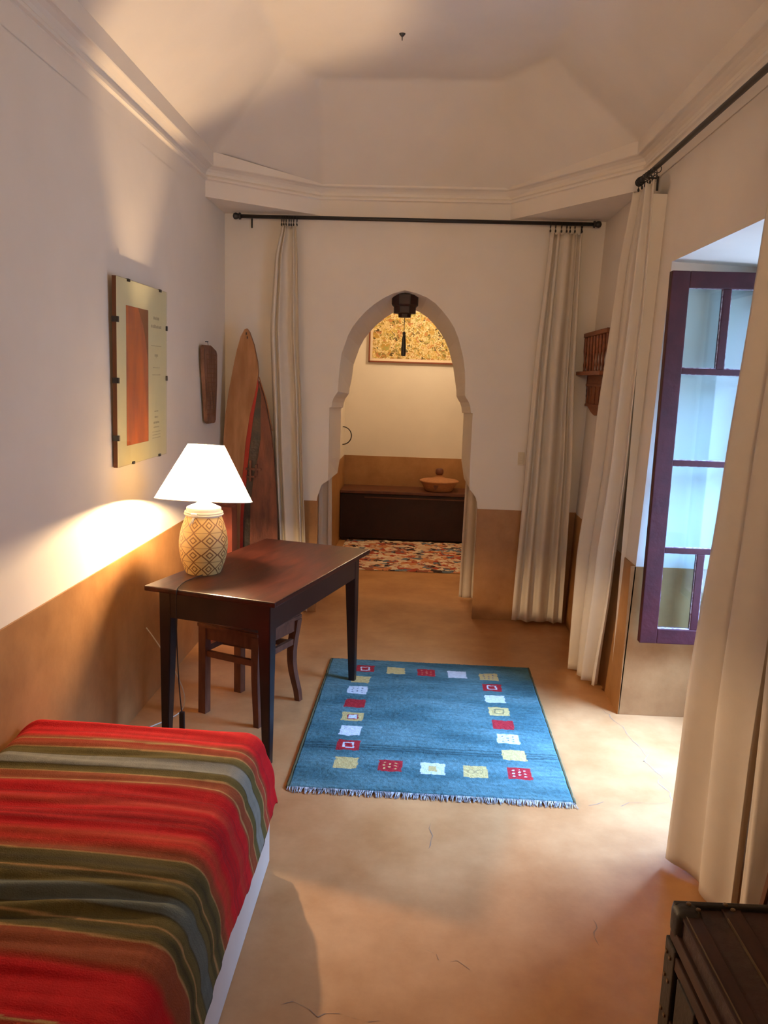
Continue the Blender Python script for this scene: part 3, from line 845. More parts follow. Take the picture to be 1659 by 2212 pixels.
for (y, z, ver) in [(-pw, .23, 0), (-pw, -.03, 0), (-pw, -.28, 0), (pw, .23, 0), (pw, -.02, 0), (-0.20, ph, 1), (0.23, ph, 1), (-0.15, -ph, 1), (0.22, -ph, 1)]:
    if ver: pm(0.010, 0.038, y - .012, y + .012, z - (.010 if z > 0 else .002), z + (.002 if z > 0 else .010), 'clip', M['iron'])
    else: pm(0.010, 0.038, y - (.002 if y < 0 else .012), y + (.012 if y < 0 else .002), z - .012, z + .012, 'clip', M['iron'])

# ------------------------------------------------------------------ wooden tablet on left wall
tb = thing('wooden_tablet', 'narrow weathered wooden tablet hung on left wall beside the corner', 'wall ornament', (XL, 4.93, 1.6))
bm = NB()
ol = [(-0.165, 0.215), (-0.150, 0.238), (0.0, 0.240), (0.05, 0.236), (0.062, 0.222), (0.14, 0.215), (0.165, 0.19), (0.155, 0.0), (0.125, -0.225), (0.10, -0.245), (-0.06, -0.24), (-0.095, -0.225), (-0.13, 0.0), (-0.155, 0.12)]
prism(bm, ol, lambda u, v, d: (d, u, v), 0.012, 0.034)
bmesh.ops.bevel(bm, geom=list(bm.edges), offset=0.005, segments=2, affect='EDGES')
obj('board', bm, M['plaque'], tb)
bm = NB()
for k in range(14):
    box(bm, 0.033, 0.0355, -0.10 + 0.0 * k, 0.12 - .003 * k, 0.18 - k * 0.028, 0.184 - k * 0.028)
for y in (-0.09, -0.04, 0.02, 0.08): box(bm, 0.033, 0.0355, y, y + .003, -0.20, 0.19)
obj('incised_lines', bm, M['edge_brown'], tb)
bm = NB(); tube(bm, [(0.0, 0.0, 0.262), (0.02, 0, 0.262)], 0.003, 8); tube(bm, [(0.015, 0, 0.262), (0.02, 0.0, 0.235)], 0.0015, 6)
obj('nail', bm, M['iron'], tb)

# ------------------------------------------------------------------ pointed wooden panel leaning in the corner
pp = thing('pointed_panel', 'tall pointed old wooden panel of tan and red-brown planks leaning in the corner', 'wooden panel', (-1.11, 5.20, 0))
def PF(u, v, d):   # u = x, v = height, d = distance out from the panel's back
    return (u + 1.11, (0.02 + 0.062 * v) - d, v * 0.998)
def S_(pts): return pts
tanp = [(-1.315, 0.0), (-1.318, 0.60), (-1.315, 1.05), (-1.310, 1.226), (-1.302, 1.384), (-1.280, 1.55), (-1.250, 1.72), (-1.228, 1.83), (-1.203, 1.92), (-1.178, 1.968), (-1.163, 1.974), (-1.145, 1.950), (-1.115, 1.87), (-1.090, 1.76), (-1.082, 1.70), (-1.086, 1.64), (-1.105, 1.53), (-1.135, 1.40), (-1.160, 1.22), (-1.178, 1.0), (-1.19, 0.7), (-1.19, 0.0)]
redp = [(-1.19, 0.0), (-1.19, 0.7), (-1.178, 1.0), (-1.160, 1.22), (-1.135, 1.40), (-1.105, 1.53), (-1.086, 1.64), (-1.080, 1.60), (-1.095, 1.50), (-1.115, 1.36), (-1.132, 1.20), (-1.145, 1.05), (-1.17, 0.7), (-1.17, 0.0)]
blk = [(-1.17, 0.0), (-1.17, 0.7), (-1.145, 1.05), (-1.132, 1.20), (-1.115, 1.36), (-1.095, 1.50), (-1.080, 1.60), (-1.060, 1.54), (-1.062, 1.40), (-1.058, 1.25), (-1.075, 1.12), (-1.10, 1.0), (-1.12, 0.80), (-1.12, 0.0)]
drk = [(-1.12, 0.0), (-1.12, 0.80), (-1.10, 1.0), (-1.075, 1.12), (-1.058, 1.25), (-1.062, 1.40), (-1.060, 1.54), (-1.080, 1.62), (-1.076, 1.63), (-1.050, 1.56), (-1.020, 1.44), (-0.992, 1.30), (-0.968, 1.12), (-0.950, 0.92), (-0.935, 0.68), (-0.925, 0.4), (-0.925, 0.0)]
for nm, ol, m, th in (('tan_plank', tanp, 'plank', 0.036), ('red_strip', redp, 'redpaint', 0.030), ('black_strip', blk, 'blackpaint', 0.024), ('red_brown_plank', drk, 'darkplank', 0.034)):
    bm = NB(); prism(bm, ol, PF, 0.0, th)
    obj(nm, bm, M[m], pp)
bm = NB()
for (u0, u1, z0, z1) in [(-1.155, -1.05, 1.035, 1.05), (-1.13, -1.115, 0.96, 1.10), (-1.09, -1.075, 1.0, 1.075), (-1.15, -1.09, 0.985, 0.997)]:
    prism(bm, [(u0, z0), (u1, z0), (u1, z1), (u0, z1)], PF, 0.036, 0.050)
pieces('latch', bm, M['darkplank'], pp)
bm = NB()
for (u, z) in [(-1.165, 1.94), (-1.158, 1.915)]:
    prism(bm, [(u - .004, z - .008), (u + .004, z - .008), (u + .004, z + .008), (u - .004, z + .008)], PF, 0.036, 0.038)
pieces('peg_hole', bm, M['blackpaint'], pp)
bm = NB()
tube(bm, [PF(-1.083, 1.66, 0.005), PF(-1.03, 1.50, 0.0), PF(-0.985, 1.30, 0.0)], 0.0035, 6)
obj('edge_string', bm, M['basket'], pp)

# low red-brown board with a thin stick in the corner, seen behind the lamp
rb = thing('red_box', 'reddish wooden box with a strap standing in the corner behind the lamp', 'box', (-1.2, 4.75, 0))
bm = NB(); box(bm, -0.10, 0.085, -0.07, 0.07, 0, 0.87, 0.006)
obj('body', bm, mat('red_stained_wood', (0.26, 0.05, 0.025), 0.5, 0.4, noise_amt=0.4, noise_scale=8), rb)
bm = NB(); tube(bm, [(0.0, -0.072, 0.72), (0.015, -0.078, 0.765), (0.035, -0.078, 0.762), (0.05, -0.074, 0.69), (0.055, -0.074, 0.50)], 0.004, 6)
obj('strap', bm, M['darkplank'], rb)

# ------------------------------------------------------------------ curtain rods and curtains
def rod(name, label, a, b, r, brackets, wall_axis):
    t = thing(name, label, 'curtain rod', a, 0, 'black iron curtain rods')
    A, B = Vector(a), Vector(b)
    bm = NB(); tube(bm, [(0, 0, 0), tuple(B - A)], r, 14)
    obj('pole', bm, M['iron'], t, True)
    d = (B - A).normalized()
    for e, s in ((Vector((0, 0, 0)), -1), (B - A, 1)):
        bm = NB()
        c = e + d * s * 0.0
        u = Vector((0, 0, 1)); w = d.cross(u)
        rings = []
        for k, (o_s, rr) in enumerate([(-0.012, 0.010), (-0.010, 0.021), (0.0, 0.023), (0.004, 0.014), (0.012, 0.019), (0.024, 0.022), (0.036, 0.018), (0.042, 0.006)]):
            rings.append([bm.verts.new(c + d * s * o_s + rr * (math.cos(q) * u + math.sin(q) * w)) for q in [2 * math.pi * i / 14 for i in range(14)]])
        for p_, q_ in zip(rings, rings[1:]):
            for i in range(14): bm.faces.new((p_[i], p_[(i + 1) % 14], q_[(i + 1) % 14], q_[i]))
        bm.faces.new(rings[0]); bm.faces.new(rings[-1])
        obj('finial', bm, M['iron'], t, True)
    for s, vec in brackets:
        bm = NB(); c = (B - A) * s; v = Vector(vec)
        tube(bm, [tuple(c), tuple(c + v)], 0.005, 8); tube(bm, [tuple(c + v + Vector((0, 0, 0.008))), tuple(c + v - Vector((0, 0, 0.06)))], 0.0055, 8)
        obj('bracket', bm, M['iron'], t)
    return t
rod('curtain_rod', 'black iron curtain rod spanning the wall above the arch', (-1.225, 5.36, 2.690), (1.085, 5.36, 2.690), 0.0125,
    [(0.03, (0, 0.07, 0)), (0.97, (0, 0.07, 0))], 'y')
rod('curtain_rod', 'black iron curtain rod along right wall above the window recess', (1.095, 4.34, 2.715), (1.095, 0.9, 2.715), 0.0125,
    [(0.02, (0.068, 0, 0)), (0.9, (0.068, 0, 0))], 'x')

def curtain(label, keys, ztop, zbot, nf, amp0, amp1, nrm, seed, rings=7, hem=0.0, ringz=None, sharp=0.8):
    """cloth following keys [(v, (x,y) of one edge, (x,y) of the other edge)] from top v=0 to hem v=1"""
    A, B = Vector((*keys[0][1], 0)), Vector((*keys[0][2], 0))
    t = thing('curtain', label, 'curtain', (*keys[0][1], ztop), 0, 'off-white curtains on black iron rods')
    O = Vector((*keys[0][1], ztop))
    N = Vector((*nrm, 0)).normalized()
    bm = NB(); nu, nv = nf * 18, 70
    g_ = []
    rnd = random.Random(seed)
    ph = [rnd.uniform(0, 6.28) for _ in range(6)]
    def edge(v):
        for (v0, a0, b0), (v1, a1, b1) in zip(keys, keys[1:]):
            if v <= v1 + 1e-9:
                q = (v - v0) / (v1 - v0); q = q * q * (3 - 2 * q) * 0.4 + q * 0.6
                return Vector((*a0, 0)).lerp(Vector((*a1, 0)), q), Vector((*b0, 0)).lerp(Vector((*b1, 0)), q)
    for j in range(nv + 1):
        v = j / nv
        ea, eb = edge(v)
        row = []
        for i in range(nu + 1):
            u = i / nu
            uw = u + 0.07 * math.sin(2 * math.pi * u * 1.1 + ph[0] + v * 1.5) * math.sin(math.pi * u)
            base = ea.lerp(eb, uw)
            am = amp0 + (amp1 - amp0) * min(1, v * 1.4)
            uu = u + 0.05 * math.sin(2 * math.pi * u * 1.7 + ph[4]) + 0.03 * math.sin(3.0 * v + ph[5] + 4 * u)
            s1 = math.sin(2 * math.pi * nf * uu + ph[1])
            w = math.copysign(abs(s1) ** sharp, s1)
            w += 0.22 * math.sin(2 * math.pi * nf * 2.3 * uu + ph[3] + v * 1.5) * max(0, 1 - v * 1.1)
            w += 0.55 * math.sin(2 * math.pi * (nf * 0.45) * u + ph[2] + v)
            w += 0.35 * fn(u * 5 + seed, v * 3.0, ph[0])
            p = base + N * (am * w * 0.72)
            z = ztop + (zbot - ztop) * v + hem * (u - 0.5) * v + 0.006 * math.sin(2 * math.pi * nf * uu + 1) * v
            if v < 0.02: z -= 0.010 * (1 - math.cos(2 * math.pi * max(1, rings - 1) * u)) * 0.5
            row.append(bm.verts.new(Vector((p.x, p.y, z)) - O))
        g_.append(row)
    for j in range(nv):
        for i in range(nu):
            bm.faces.new((g_[j][i], g_[j][i + 1], g_[j + 1][i + 1], g_[j + 1][i]))
    o = obj('cloth', bm, M['cloth'], t, True)
    md = o.modifiers.new('thick', 'SOLIDIFY'); md.thickness = 0.0022
    if rings and ringz:
        ax = 'x' if abs(B.x - A.x) > abs(B.y - A.y) else 'y'
        rc = random.Random(seed + 1)
        for k in range(rings):
            u = k / max(1, rings - 1)
            if 0 < k < rings - 1: u += rc.uniform(-0.4, 0.4) / rings
            p = A.lerp(B, u)
            c = Vector((p.x, p.y, ringz)) - O
            bm = NB()
            torus(bm, c, 0.0185, 0.0022, ax, seg=18, seg2=6)
            cz = c.z - 0.0185
            tube(bm, [(c.x, c.y, cz + .002), (c.x, c.y, cz - 0.012)], 0.002, 6)
            lathe(bm, [(0.001, -0.028), (0.005, -0.024), (0.006, -0.016), (0.004, -0.011), (0.001, -0.007)], 8, (c.x, c.y, cz))
            obj('ring', bm, M['iron'], t)
    return t
y_ = 5.36
curtain('off-white curtain gathered on the left of the arch, beside the pointed panel', [(0, (-0.945, y_), (-0.845, y_)), (0.08, (-0.99, y_), (-0.832, y_)), (0.25, (-1.015, y_), (-0.822, y_)), (0.5, (-0.99, y_), (-0.79, y_)), (1, (-0.93, y_), (-0.735, y_))], 2.640, 0.03, 3, 0.020, 0.034, (0, 1), 3, 7, ringz=2.680)
curtain('off-white curtain on the right end of the rod above the arch', [(0, (0.803, y_), (1.005, y_)), (0.35, (0.755, y_), (1.02, y_)), (0.6, (0.735, y_), (1.045, y_)), (1, (0.702, y_), (1.045, y_ - .01))], 2.632, 0.024, 4, 0.020, 0.036, (0, 1), 11, 7, ringz=2.680)
curtain('off-white curtain at the far end of the right wall rod, between recess and corner', [(0, (1.085, 4.33), (1.100, 4.06)), (0.15, (1.070, 4.45), (1.100, 4.06)), (0.5, (1.03, 4.52), (1.085, 4.05)), (0.75, (0.99, 4.54), (1.05, 4.08)), (1, (0.97, 4.50), (1.030, 4.16))], 2.660, 0.02, 3, 0.026, 0.045, (1, 0.15), 5, 7, ringz=2.706, hem=0.03)
curtain('large off-white curtain at the near side of the window recess, hanging in shadow', [(0, (1.080, 2.53), (1.095, 2.25)), (0.2, (1.045, 2.53), (1.07, 2.22)), (0.5, (1.02, 2.575), (1.05, 2.20)), (0.78, (0.985, 2.605), (1.03, 2.2)), (1, (0.97, 2.60), (1.03, 2.20))], 2.660, 0.02, 2, 0.022, 0.034, (1, 0.1), 21, 7, ringz=2.706)
curtain('off-white curtain edge nearest the camera, behind the leaning dark panel', [(0, (1.06, 2.20), (1.085, 1.95)), (0.6, (0.985, 2.15), (1.02, 1.93)), (1, (0.97, 2.10), (1.02, 1.93))], 2.660, 0.03, 2, 0.012, 0.02, (1, 0.1), 31, 5, ringz=2.706)
curtain('cream curtain behind the arch on its left, seen through the opening', [(0, (-0.76, 5.94), (-0.665, 5.94)), (1, (-0.765, 5.94), (-0.635, 5.94))], 2.2, 0.02, 2, 0.012, 0.018, (0, 1), 41, 4, ringz=2.232)
curtain('cream curtain behind the arch on its right, reaching the floor', [(0, (0.39, 5.94), (0.48, 5.94)), (1, (0.362, 5.94), (0.48, 5.94))], 2.2, 0.012, 2, 0.012, 0.018, (0, 1), 43, 4, ringz=2.232)
r_ = rod('curtain_rod', 'black iron curtain rod in the back room above the arch', (-0.775, 5.94, 2.24), (0.60, 5.94, 2.24), 0.010, [(0.03, (0, -0.08, 0)), (0.97, (0, -0.08, 0))], 'y')

# ------------------------------------------------------------------ lantern in the arch
ln = thing('pendant_lantern', 'dark eight-sided stepped lantern with a tassel hanging in the arch', 'lantern', (-0.124, 5.56, 2.240))
bm = NB()
lathe(bm, [(0.0, 0.0), (0.080, 0.0), (0.094, -0.005), (0.094, -0.068), (0.086, -0.078), (0.080, -0.082), (0.078, -0.124), (0.074, -0.127), (0.050, -0.127), (0.046, -0.131), (0.046, -0.152), (0.0, -0.154)], 8, rot=math.pi / 8)
obj('body', bm, M['lantern'], ln)
bm = NB()
for k in range(8):
    a = math.pi / 8 + 2 * math.pi * k / 8
    tube(bm, [(0.095 * math.cos(a), 0.095 * math.sin(a), -0.003), (0.095 * math.cos(a), 0.095 * math.sin(a), -0.068), (0.079 * math.cos(a), 0.079 * math.sin(a), -0.083), (0.079 * math.cos(a), 0.079 * math.sin(a), -0.126)], 0.0028, 6)
pieces('rib', bm, M['iron'], ln)
bm = NB(); tube(bm, [(0, 0, -0.14), (-0.001, 0, -0.25)], 0.0022, 6); torus(bm, (0, 0, -0.20), 0.004, 0.002, 'x', seg=10, seg2=5)
obj('cord', bm, M['iron'], ln)
bm = NB(); lathe(bm, [(0.002, -0.245), (0.010, -0.252), (0.012, -0.262), (0.008, -0.272), (0.012, -0.29), (0.016, -0.35), (0.016, -0.405), (0.013, -0.412), (0.0, -0.413)], 14)
obj('tassel', bm, M['iron'], ln)

# ------------------------------------------------------------------ back room things
pc = thing('framed_painting', 'wide framed painting of tangled yellow shapes on the back room wall', 'painting', (-0.08, 8.394, 1.83))
fw = 0.47
bm = NB()
h_ = 0.56
for x0, x1, z0, z1 in ((-fw, fw, 0, 0.016), (-fw, fw, h_ - .016, h_), (-fw, -fw + .016, 0, h_), (fw - .016, fw, 0, h_)):
    box(bm, x0, x1, -0.03, 0.0, z0, z1, 0.002)
obj('frame', bm, M['frame_wood'], pc)
bm = NB(); box(bm, -fw + .012, fw - .012, -0.014, -0.004, 0.012, h_ - .012); obj('mount', bm, M['mount'], pc)
bm = NB(); box(bm, -fw + .04, fw - .04, -0.016, -0.014, 0.042, h_ - .04); obj('canvas', bm, M['painting'], pc)

ch = thing('chest', 'long black-brown wooden chest against the back room wall', 'chest', (0.0, 8.17, 0))
cx0, cx1 = -0.775, 0.62
bm = NB(); box(bm, cx0, cx1, -0.195, 0.215, 0.03, 0.492, 0.004); obj('body', bm, M['chest'], ch)
bm = NB(); box(bm, cx0 - .0, cx1 + .02, -0.215, 0.22, 0.498, 0.530, 0.006); obj('lid', bm, M['chesttop'], ch)
bm = NB(); box(bm, cx0 + .25, cx1, -0.203, -0.195, 0.455, 0.468, 0.002); obj('moulding', bm, M['chesttop'], ch)
bm = NB()
for x in (cx0 + .02, cx1 - .10): box(bm, x, x + .08, -0.185, 0.205, 0, 0.03)
pieces('foot', bm, M['chest'], ch)

bk = thing('lidded_bowl', 'tan lidded bowl with a dark knob standing on the chest', 'bowl', (0.236, 8.15, 0.530))
bm = NB(); lathe(bm, [(0.0, 0.0), (0.135, 0.0), (0.145, 0.012), (0.165, 0.05), (0.187, 0.088), (0.190, 0.096)], 36); obj('bowl', bm, M['basket'], bk, True)
bm = NB(); lathe(bm, [(0.192, 0.092), (0.203, 0.096), (0.205, 0.108), (0.19, 0.114), (0.12, 0.120), (0.07, 0.132), (0.035, 0.150), (0.028, 0.168)], 36); obj('lid', bm, M['basket'], bk, True)
bm = NB(); lathe(bm, [(0.0, 0.166), (0.030, 0.166), (0.040, 0.178), (0.043, 0.196), (0.040, 0.218), (0.030, 0.232), (0.0, 0.234)], 20); obj('knob', bm, M['basketdark'], bk, True)
bm = NB(); prism(bm, [(-0.05, 0.075), (0.0, 0.075), (-0.015, 0.045), (-0.02, 0.03), (-0.038, 0.032)], lambda u, v, d: (u - .01, d, v), -0.186, -0.15)
obj('painted_mark', bm, M['basketdark'], bk)

hd = thing('iron_ring_handle', 'half-round black iron handle on the left wall of the back room', 'handle', (-0.785, 8.18, 1.068))
bm = NB(); torus(bm, (0, 0, 0), 0.092, 0.0055, 'y', -math.pi / 2, math.pi / 2, 20, 8)
obj('bow', bm, M['iron'], hd, True)

rr_ = thing('rag_rug', 'shaggy multicoloured rag rug in front of the dark chest', 'rug', (0.05, 7.35, 0))
bm = NB()
nx2, ny2 = 110, 90
g_ = []
for i in range(nx2 + 1):
    row = []
    for j in range(ny2 + 1):
        x = -0.76 + 1.55 * i / nx2; y = -0.62 + 1.24 * j / ny2
        edge = min(i, nx2 - i, j, ny2 - j)
        z = 0.004 + (0.014 + 0.014 * fn(x * 22, y * 30)) * min(1, edge / 2)
        row.append(bm.verts.new((x + 0.006 * fn(y * 30, 1), y + 0.01 * fn(x * 30, 5), max(0.003, z))))
    g_.append(row)
for i in range(nx2):
    for j in range(ny2): bm.faces.new((g_[i][j], g_[i + 1][j], g_[i + 1][j + 1], g_[i][j + 1]))
obj('pile', bm, M['ragrug'], rr_)

# ------------------------------------------------------------------ blue rug
rug = thing('area_rug', 'blue wool rug bordered by small red, yellow and white squares', 'rug', (0.11, 3.725, 0), math.radians(-0.6))
bm = NB(); dl = bm.verts.layers.float_color.new('dye')
RW, RL = 0.583, 0.752
BLU = (0.062, 0.148, 0.160); BL2 = (0.115, 0.225, 0.235); BL3 = (0.034, 0.088, 0.100)
Rd = (0.36, 0.022, 0.028); Ye = (0.56, 0.42, 0.16); Wh = (0.60, 0.66, 0.68)
pat = []  # (x, y, colour, inner)
pp_ = [(-.26, 4.331, Rd, 'sqY'), (-.082, 4.317, Ye, ''), (.094, 4.31, Rd, 'dotsR'), (.269, 4.304, Wh, ''), (.448, 4.29, Ye, 'dotsB'), (-.274, 4.16, Ye, ''), (-.277, 4.009, Wh, 'dotsB'),
       (-.275, 3.833, Rd, ''), (-.271, 3.671, Ye, 'sqW'), (-.267, 3.516, Wh, ''), (-.262, 3.364, Rd, 'sqY'), (-.257, 3.198, Ye, ''), (.455, 4.135, Rd, 'sqY'), (.458, 3.978, Wh, ''), (.465, 3.821, Ye, 'sqG'),
       (.472, 3.664, Rd, ''), (.48, 3.51, Wh, 'dotsB'), (.49, 3.349, Ye, ''), (.498, 3.182, Rd, 'dotsW'), (-.062, 3.189, Rd, 'dotsY'), (.123, 3.184, Wh, 'fillY'), (.307, 3.178, Ye, 'ringsG')]
for x, y, c, k in pp_: pat.append((x - 0.11, y - 3.725, c, k))
nx3, ny3 = 300, 380
g_ = []
for i in range(nx3 + 1):
    row = []
    for j in range(ny3 + 1):
        x = -RW + 2 * RW * i / nx3; y = -RL + 2 * RL * j / ny3
        n1_ = fn(x * 3, y * 9) ; n2_ = fn(x * 14, y * 60, 3)
        c = [b + (l - b) * max(0, n1_ * 0.9 + 0.25) + (d - b) * max(0, -n1_ * 0.9) for b, l, d in zip(BLU, BL2, BL3)]
        k = 1 + 0.30 * n2_ + 0.20 * fn(x * 80, y * 80)
        c = [q * k for q in c]
        for ys in (-0.352, -0.398, -0.378):
            if abs(y - ys - 0.004 * fn(x * 4, ys * 30)) < 0.006: c = [q * 0.62 for q in c]
        xw = x + 0.006 * fn(x * 20, y * 25, 1); yw = y + 0.005 * fn(x * 25, y * 20, 8)
        for (px_, py_, pc_, kd) in pat:
            u, v = xw - px_, yw - py_
            if abs(u) < 0.052 and abs(v) < 0.050:
                c = [q * (1 + 0.15 * fn(x * 60, y * 90)) for q in pc_]
                m_ = max(abs(u) / 0.024, abs(v) / 0.026)
                if kd == 'sqY' and 0.75 < m_ < 1.08: c = list(Wh)
                if kd == 'sqG' and 0.75 < m_ < 1.08: c = [0.25, 0.22, 0.10]
                if kd == 'sqW':
                    if m_ < 0.85: c = list(Wh)
                    elif m_ < 1.1: c = list(Rd)
                if kd == 'fillY' and max(abs(u) / 0.017, abs(v) / 0.026) < 1: c = list(Ye)
                if kd == 'ringsG' and 0.012 < abs(math.hypot(abs(u) - 0.018, v)) < 0.018: c = [0.36, 0.28, 0.12]
                if kd.startswith('dots'):
                    uu = (u + 0.0375) % 0.025 - 0.0125; vv = (v + 0.0375 + (0.0125 if int((u + 0.0375) // 0.025) % 2 else 0)) % 0.025 - 0.0125
                    if abs(u) < 0.040 and abs(v) < 0.034 and math.hypot(uu, vv) < 0.0052:
                        c = {'dotsB': [0.12, 0.14, 0.18], 'dotsW': list(Wh), 'dotsY': list(Ye), 'dotsR': [0.55, 0.2, 0.12]}[kd]
        edge = min(i, nx3 - i, j, ny3 - j)
        z = 0.014 * min(1, 0.4 + edge / 3) + 0.0022 * fn(x * 55, y * 55) + 0.002 * fn(x * 12, y * 12)
        v_ = bm.verts.new((x + 0.003 * fn(y * 9, 2), y + 0.004 * fn(x * 7, 6), z))
        v_[dl] = (*c, 1)
        row.append(v_)
    g_.append(row)
for i in range(nx3):
    for j in range(ny3): bm.faces.new((g_[i][j], g_[i + 1][j], g_[i + 1][j + 1], g_[i][j + 1]))
obj('pile', bm, M['dyed_rug'], rug, True)
bm = NB()
for s in (-1, 1):
    pts = [(s * (RW + 0.002) + 0.003 * fn(k * .7, s), -RL + 2 * RL * k / 60, 0.007) for k in range(61)]
    tube(bm, pts, [0.0065 + 0.002 * fn(k * 1.3, s * 2) for k in range(61)], 8)
pieces('binding', bm, M['rugedge'], rug, True)
def fringe(s, m, L0):
    bm = NB()
    rnd = random.Random(5 + s)
    for k in range(330):
        x = -RW + 2 * RW * (k + rnd.random()) / 330
        L = L0 * rnd.uniform(0.5, 1.15); dx_ = rnd.uniform(-0.012, 0.012)
        y0 = s * (RL - 0.002)
        tube(bm, [(x, y0, 0.010), (x + dx_ * .5, y0 + s * L * .5, 0.006 + rnd.uniform(0, .003)), (x + dx_, y0 + s * L, 0.003)], [0.0022, 0.0019, 0.0012], 5, False)
    o = obj('fringe', bm, m, rug)
    o['kind'] = 'stuff'
fringe(-1, M['fringe'], 0.034)
fringe(1, mat('blue_fringe', (0.10, 0.18, 0.22), 0.9, 0.1, noise_amt=0.5, noise_scale=60), 0.016)

# ------------------------------------------------------------------ carved shelf on the right wall
sh = thing('wall_shelf', 'small carved wooden wall shelf with spindle gallery on the right wall', 'shelf', (1.15, 5.08, 1.50))
X0 = -0.05   # front plane relative to the wall point
bm = NB(); box(bm, -0.075, -0.045, -0.33, 0.33, 0.478, 0.505, 0.003); obj('top_rail', bm, M['shelf'], sh)
bm = NB(); box(bm, -0.105, 0.0, -0.35, 0.375, 0.232, 0.256, 0.003); obj('ledge', bm, M['shelf'], sh)
for k in range(8):
    y = -0.31 + 0.62 * k / 7
    bm = NB()
    lathe(bm, [(0.010, 0.0), (0.006, 0.015), (0.009, 0.04), (0.006, 0.07), (0.009, 0.11), (0.012, 0.13), (0.012, 0.215), (0.009, 0.222)], 8, (-0.060, y, 0.256))
    obj('spindle', bm, M['shelf'], sh)
bm = NB(); box(bm, -0.052, -0.040, -0.32, 0.32, 0.375, 0.478); obj('upper_panel', bm, M['shelf'], sh)
bm = NB()
oc = [(-0.30, 0.232), (0.30, 0.232), (0.31, 0.17), (0.292, 0.150), (0.303, 0.132), (0.288, 0.115), (0.300, 0.098), (0.285, 0.08), (0.292, 0.06), (0.26, 0.040), (0.22, 0.030), (0.18, 0.018), (0.12, 0.0), (0.06, -0.012), (0, -0.02)]
oc = oc + [(-y, z) for y, z in oc[2:-1]][::-1]
prism(bm, oc, lambda u, v, d: (d, u, v), -0.04, -0.022)
obj('carved_apron', bm, M['shelf'], sh)
bm = NB()
for y in (-0.22, -0.1, 0.02, 0.14, 0.24): box(bm, -0.046, -0.04, y - .008, y + .008, 0.05, 0.16, 0.002)
box(bm, -0.05, -0.04, -0.27, 0.27, 0.032, 0.048, 0.002); box(bm, -0.05, -0.04, -0.28, 0.28, 0.165, 0.178, 0.002)
pieces('relief', bm, M['shelf'], sh)
bm = NB()
for y in (-0.29, 0.27): box(bm, -0.04, -0.0, y, y + .02, 0.03, 0.50)
pieces('side', bm, M['shelf'], sh)

# switch plate
sw = thing('light_switch', 'small cream double switch plate on the wall right of the arch', 'switch', (0.713, YB, 1.155))
bm = NB(); box(bm, -0.022, 0.022, -0.006, 0, -0.045, 0.045, 0.002); obj('plate', bm, M['switch'], sw)
for z in (-0.022, 0.022):
    bm = NB(); box(bm, -0.012, 0.012, -0.010, -0.006, z - .012, z + .012, 0.002); obj('rocker', bm, M['switch'], sw)

# ceiling hook
hk = thing('ceiling_hook', 'tiny dark hook in the middle of the ceiling', 'hook', (-0.153, 4.22, ZT))
bm = NB(); lathe(bm, [(0.0, -0.012), (0.006, -0.012), (0.014, -0.003), (0.016, 0)], 12)
torus(bm, (0, 0, -0.020), 0.009, 0.0025, 'x', seg=14, seg2=6)
obj('eye', bm, M['iron'], hk)

# ------------------------------------------------------------------ trunk at the bottom right
tk = thing('trunk', 'old dark wooden travel trunk with metal corners at the bottom right', 'trunk', (0.855, 1.30, 0), math.radians(1.0))
tw, tl, th_ = 0.215, 0.385, 0.50
bm = NB(); box(bm, -tw + .008, tw - .008, -tl + .008, tl - .008, 0.01, th_ - 0.09, 0.004); obj('body', bm, M['trunkskin'], tk)
bm = NB()
box(bm, -tw + .006, tw - .006, -tl + .006, tl - .006, th_ - 0.085, th_ - 0.008, 0.012)
obj('lid', bm, M['trunkskin'], tk)
for x in (-tw + 0.004, -tw + .105, -tw + 0.225, tw - 0.05):
    bm = NB(); box(bm, x, x + 0.045, -tl + .012, tl - .012, th_ - 0.012, th_ - 0.004, 0.003)
    obj('slat', bm, M['trunkwood'], tk)
for z in (th_ - 0.085, th_ - 0.135, 0.02, 0.2):
    bm = NB(); box(bm, -tw - 0.004, -tw + 0.010, -tl + .012, tl - .012, z, z + 0.034, 0.003)
    obj('slat', bm, M['trunkwood'], tk)
bm = NB(); box(bm, -tw + .0, tw, tl - .014, tl + .002, th_ - 0.10, th_ + .002, 0.004)
obj('end_band', bm, M['trunkmetal'], tk)
for x in (-tw + 0.012, -tw + 0.105, -tw + 0.29):
    bm = NB(); box(bm, x, x + 0.0025, -tl + .02, tl - .05, th_ - 0.010, th_ - 0.001)
    obj('brass_line', bm, M['brass'], tk)
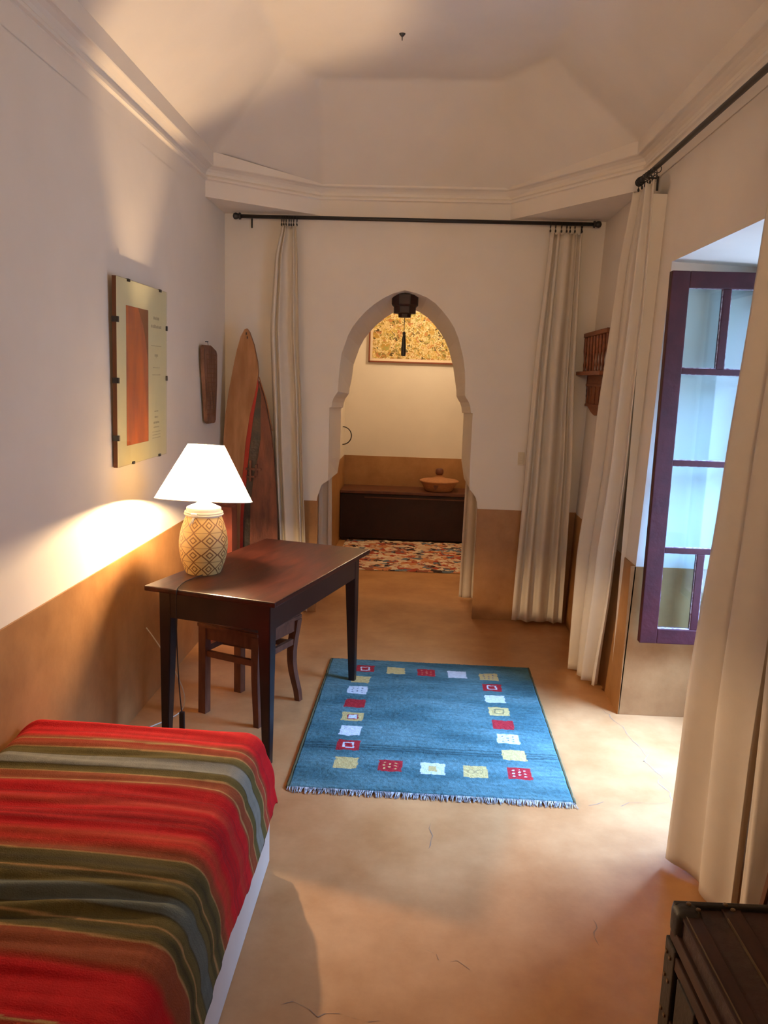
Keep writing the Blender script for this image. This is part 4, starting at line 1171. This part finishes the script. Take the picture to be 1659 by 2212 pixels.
for sy in (1, -1):
    bm = NB()
    yc = sy * tl
    y0, y1 = sorted((yc - sy * 0.055, yc + sy * 0.005))
    box(bm, -tw - 0.006, -tw + 0.055, y0, y1, th_ - 0.075, th_ + 0.003, 0.018)
    obj('corner_cap', bm, M['trunkmetal'], tk, True)
    bm = NB(); box(bm, tw - 0.055, tw + 0.006, y0, y1, th_ - 0.075, th_ + 0.006, 0.010)
    obj('corner_cap', bm, M['trunkmetal'], tk)
    bm = NB(); box(bm, -tw - 0.007, -tw + 0.03, y0, y1, 0.0, th_ - 0.09, 0.004)
    obj('corner_strap', bm, M['trunkmetal'], tk)
bm = NB()
rv = [(-tw + .03, tl - .015), (-tw + .045, tl - .035), (-tw + .115, tl - .012), (-tw + .125, tl - .03), (-tw + .235, tl - .012)]
for x, y in rv: lathe(bm, [(0.006, 0), (0.005, 0.003), (0, 0.004)], 10, (x, y, th_ + 0.005))
for y in (tl - 0.012, tl - 0.035):
    for z in (0.05, 0.14, 0.23, 0.32, 0.38):
        vs0 = len(bm.verts)
        box(bm, -tw - 0.0105, -tw - 0.006, y - 0.004, y + 0.004, z - .004, z + .004, 0.001)
pieces('rivet', bm, M['brass'], tk)
bm = NB()
box(bm, -tw - 0.008, -tw + .002, tl - 0.19, tl - 0.085, 0.20, 0.37, 0.004)
obj('side_plate', bm, M['trunkmetal'], tk)
bm = NB(); torus(bm, (-tw - 0.012, tl - 0.135, 0.235), 0.035, 0.006, 'x', math.pi, 2 * math.pi, 16, 8)
obj('side_handle', bm, M['iron'], tk)

# dark wooden panel leaning by the curtain, right edge of the view
dp = thing('leaning_dark_panel', 'dark brown wooden panel leaning on right wall behind the trunk', 'wooden panel', (0.945, 1.71, 0))
bm = NB()
prism(bm, [(0.0, 0.0), (0.245, 0.0), (0.145, 0.80), (0.0, 0.80)], lambda u, v, d: (d + v * 0.06, u, v), -0.02, 0.0)
obj('board', bm, M['chest'], dp)
bm = NB(); prism(bm, [(0.222, 0.0), (0.24, 0.0), (0.14, 0.80), (0.122, 0.80)], lambda u, v, d: (d + v * 0.06, u, v), -0.026, -0.02)
obj('edge_moulding', bm, M['edge_brown'], dp)
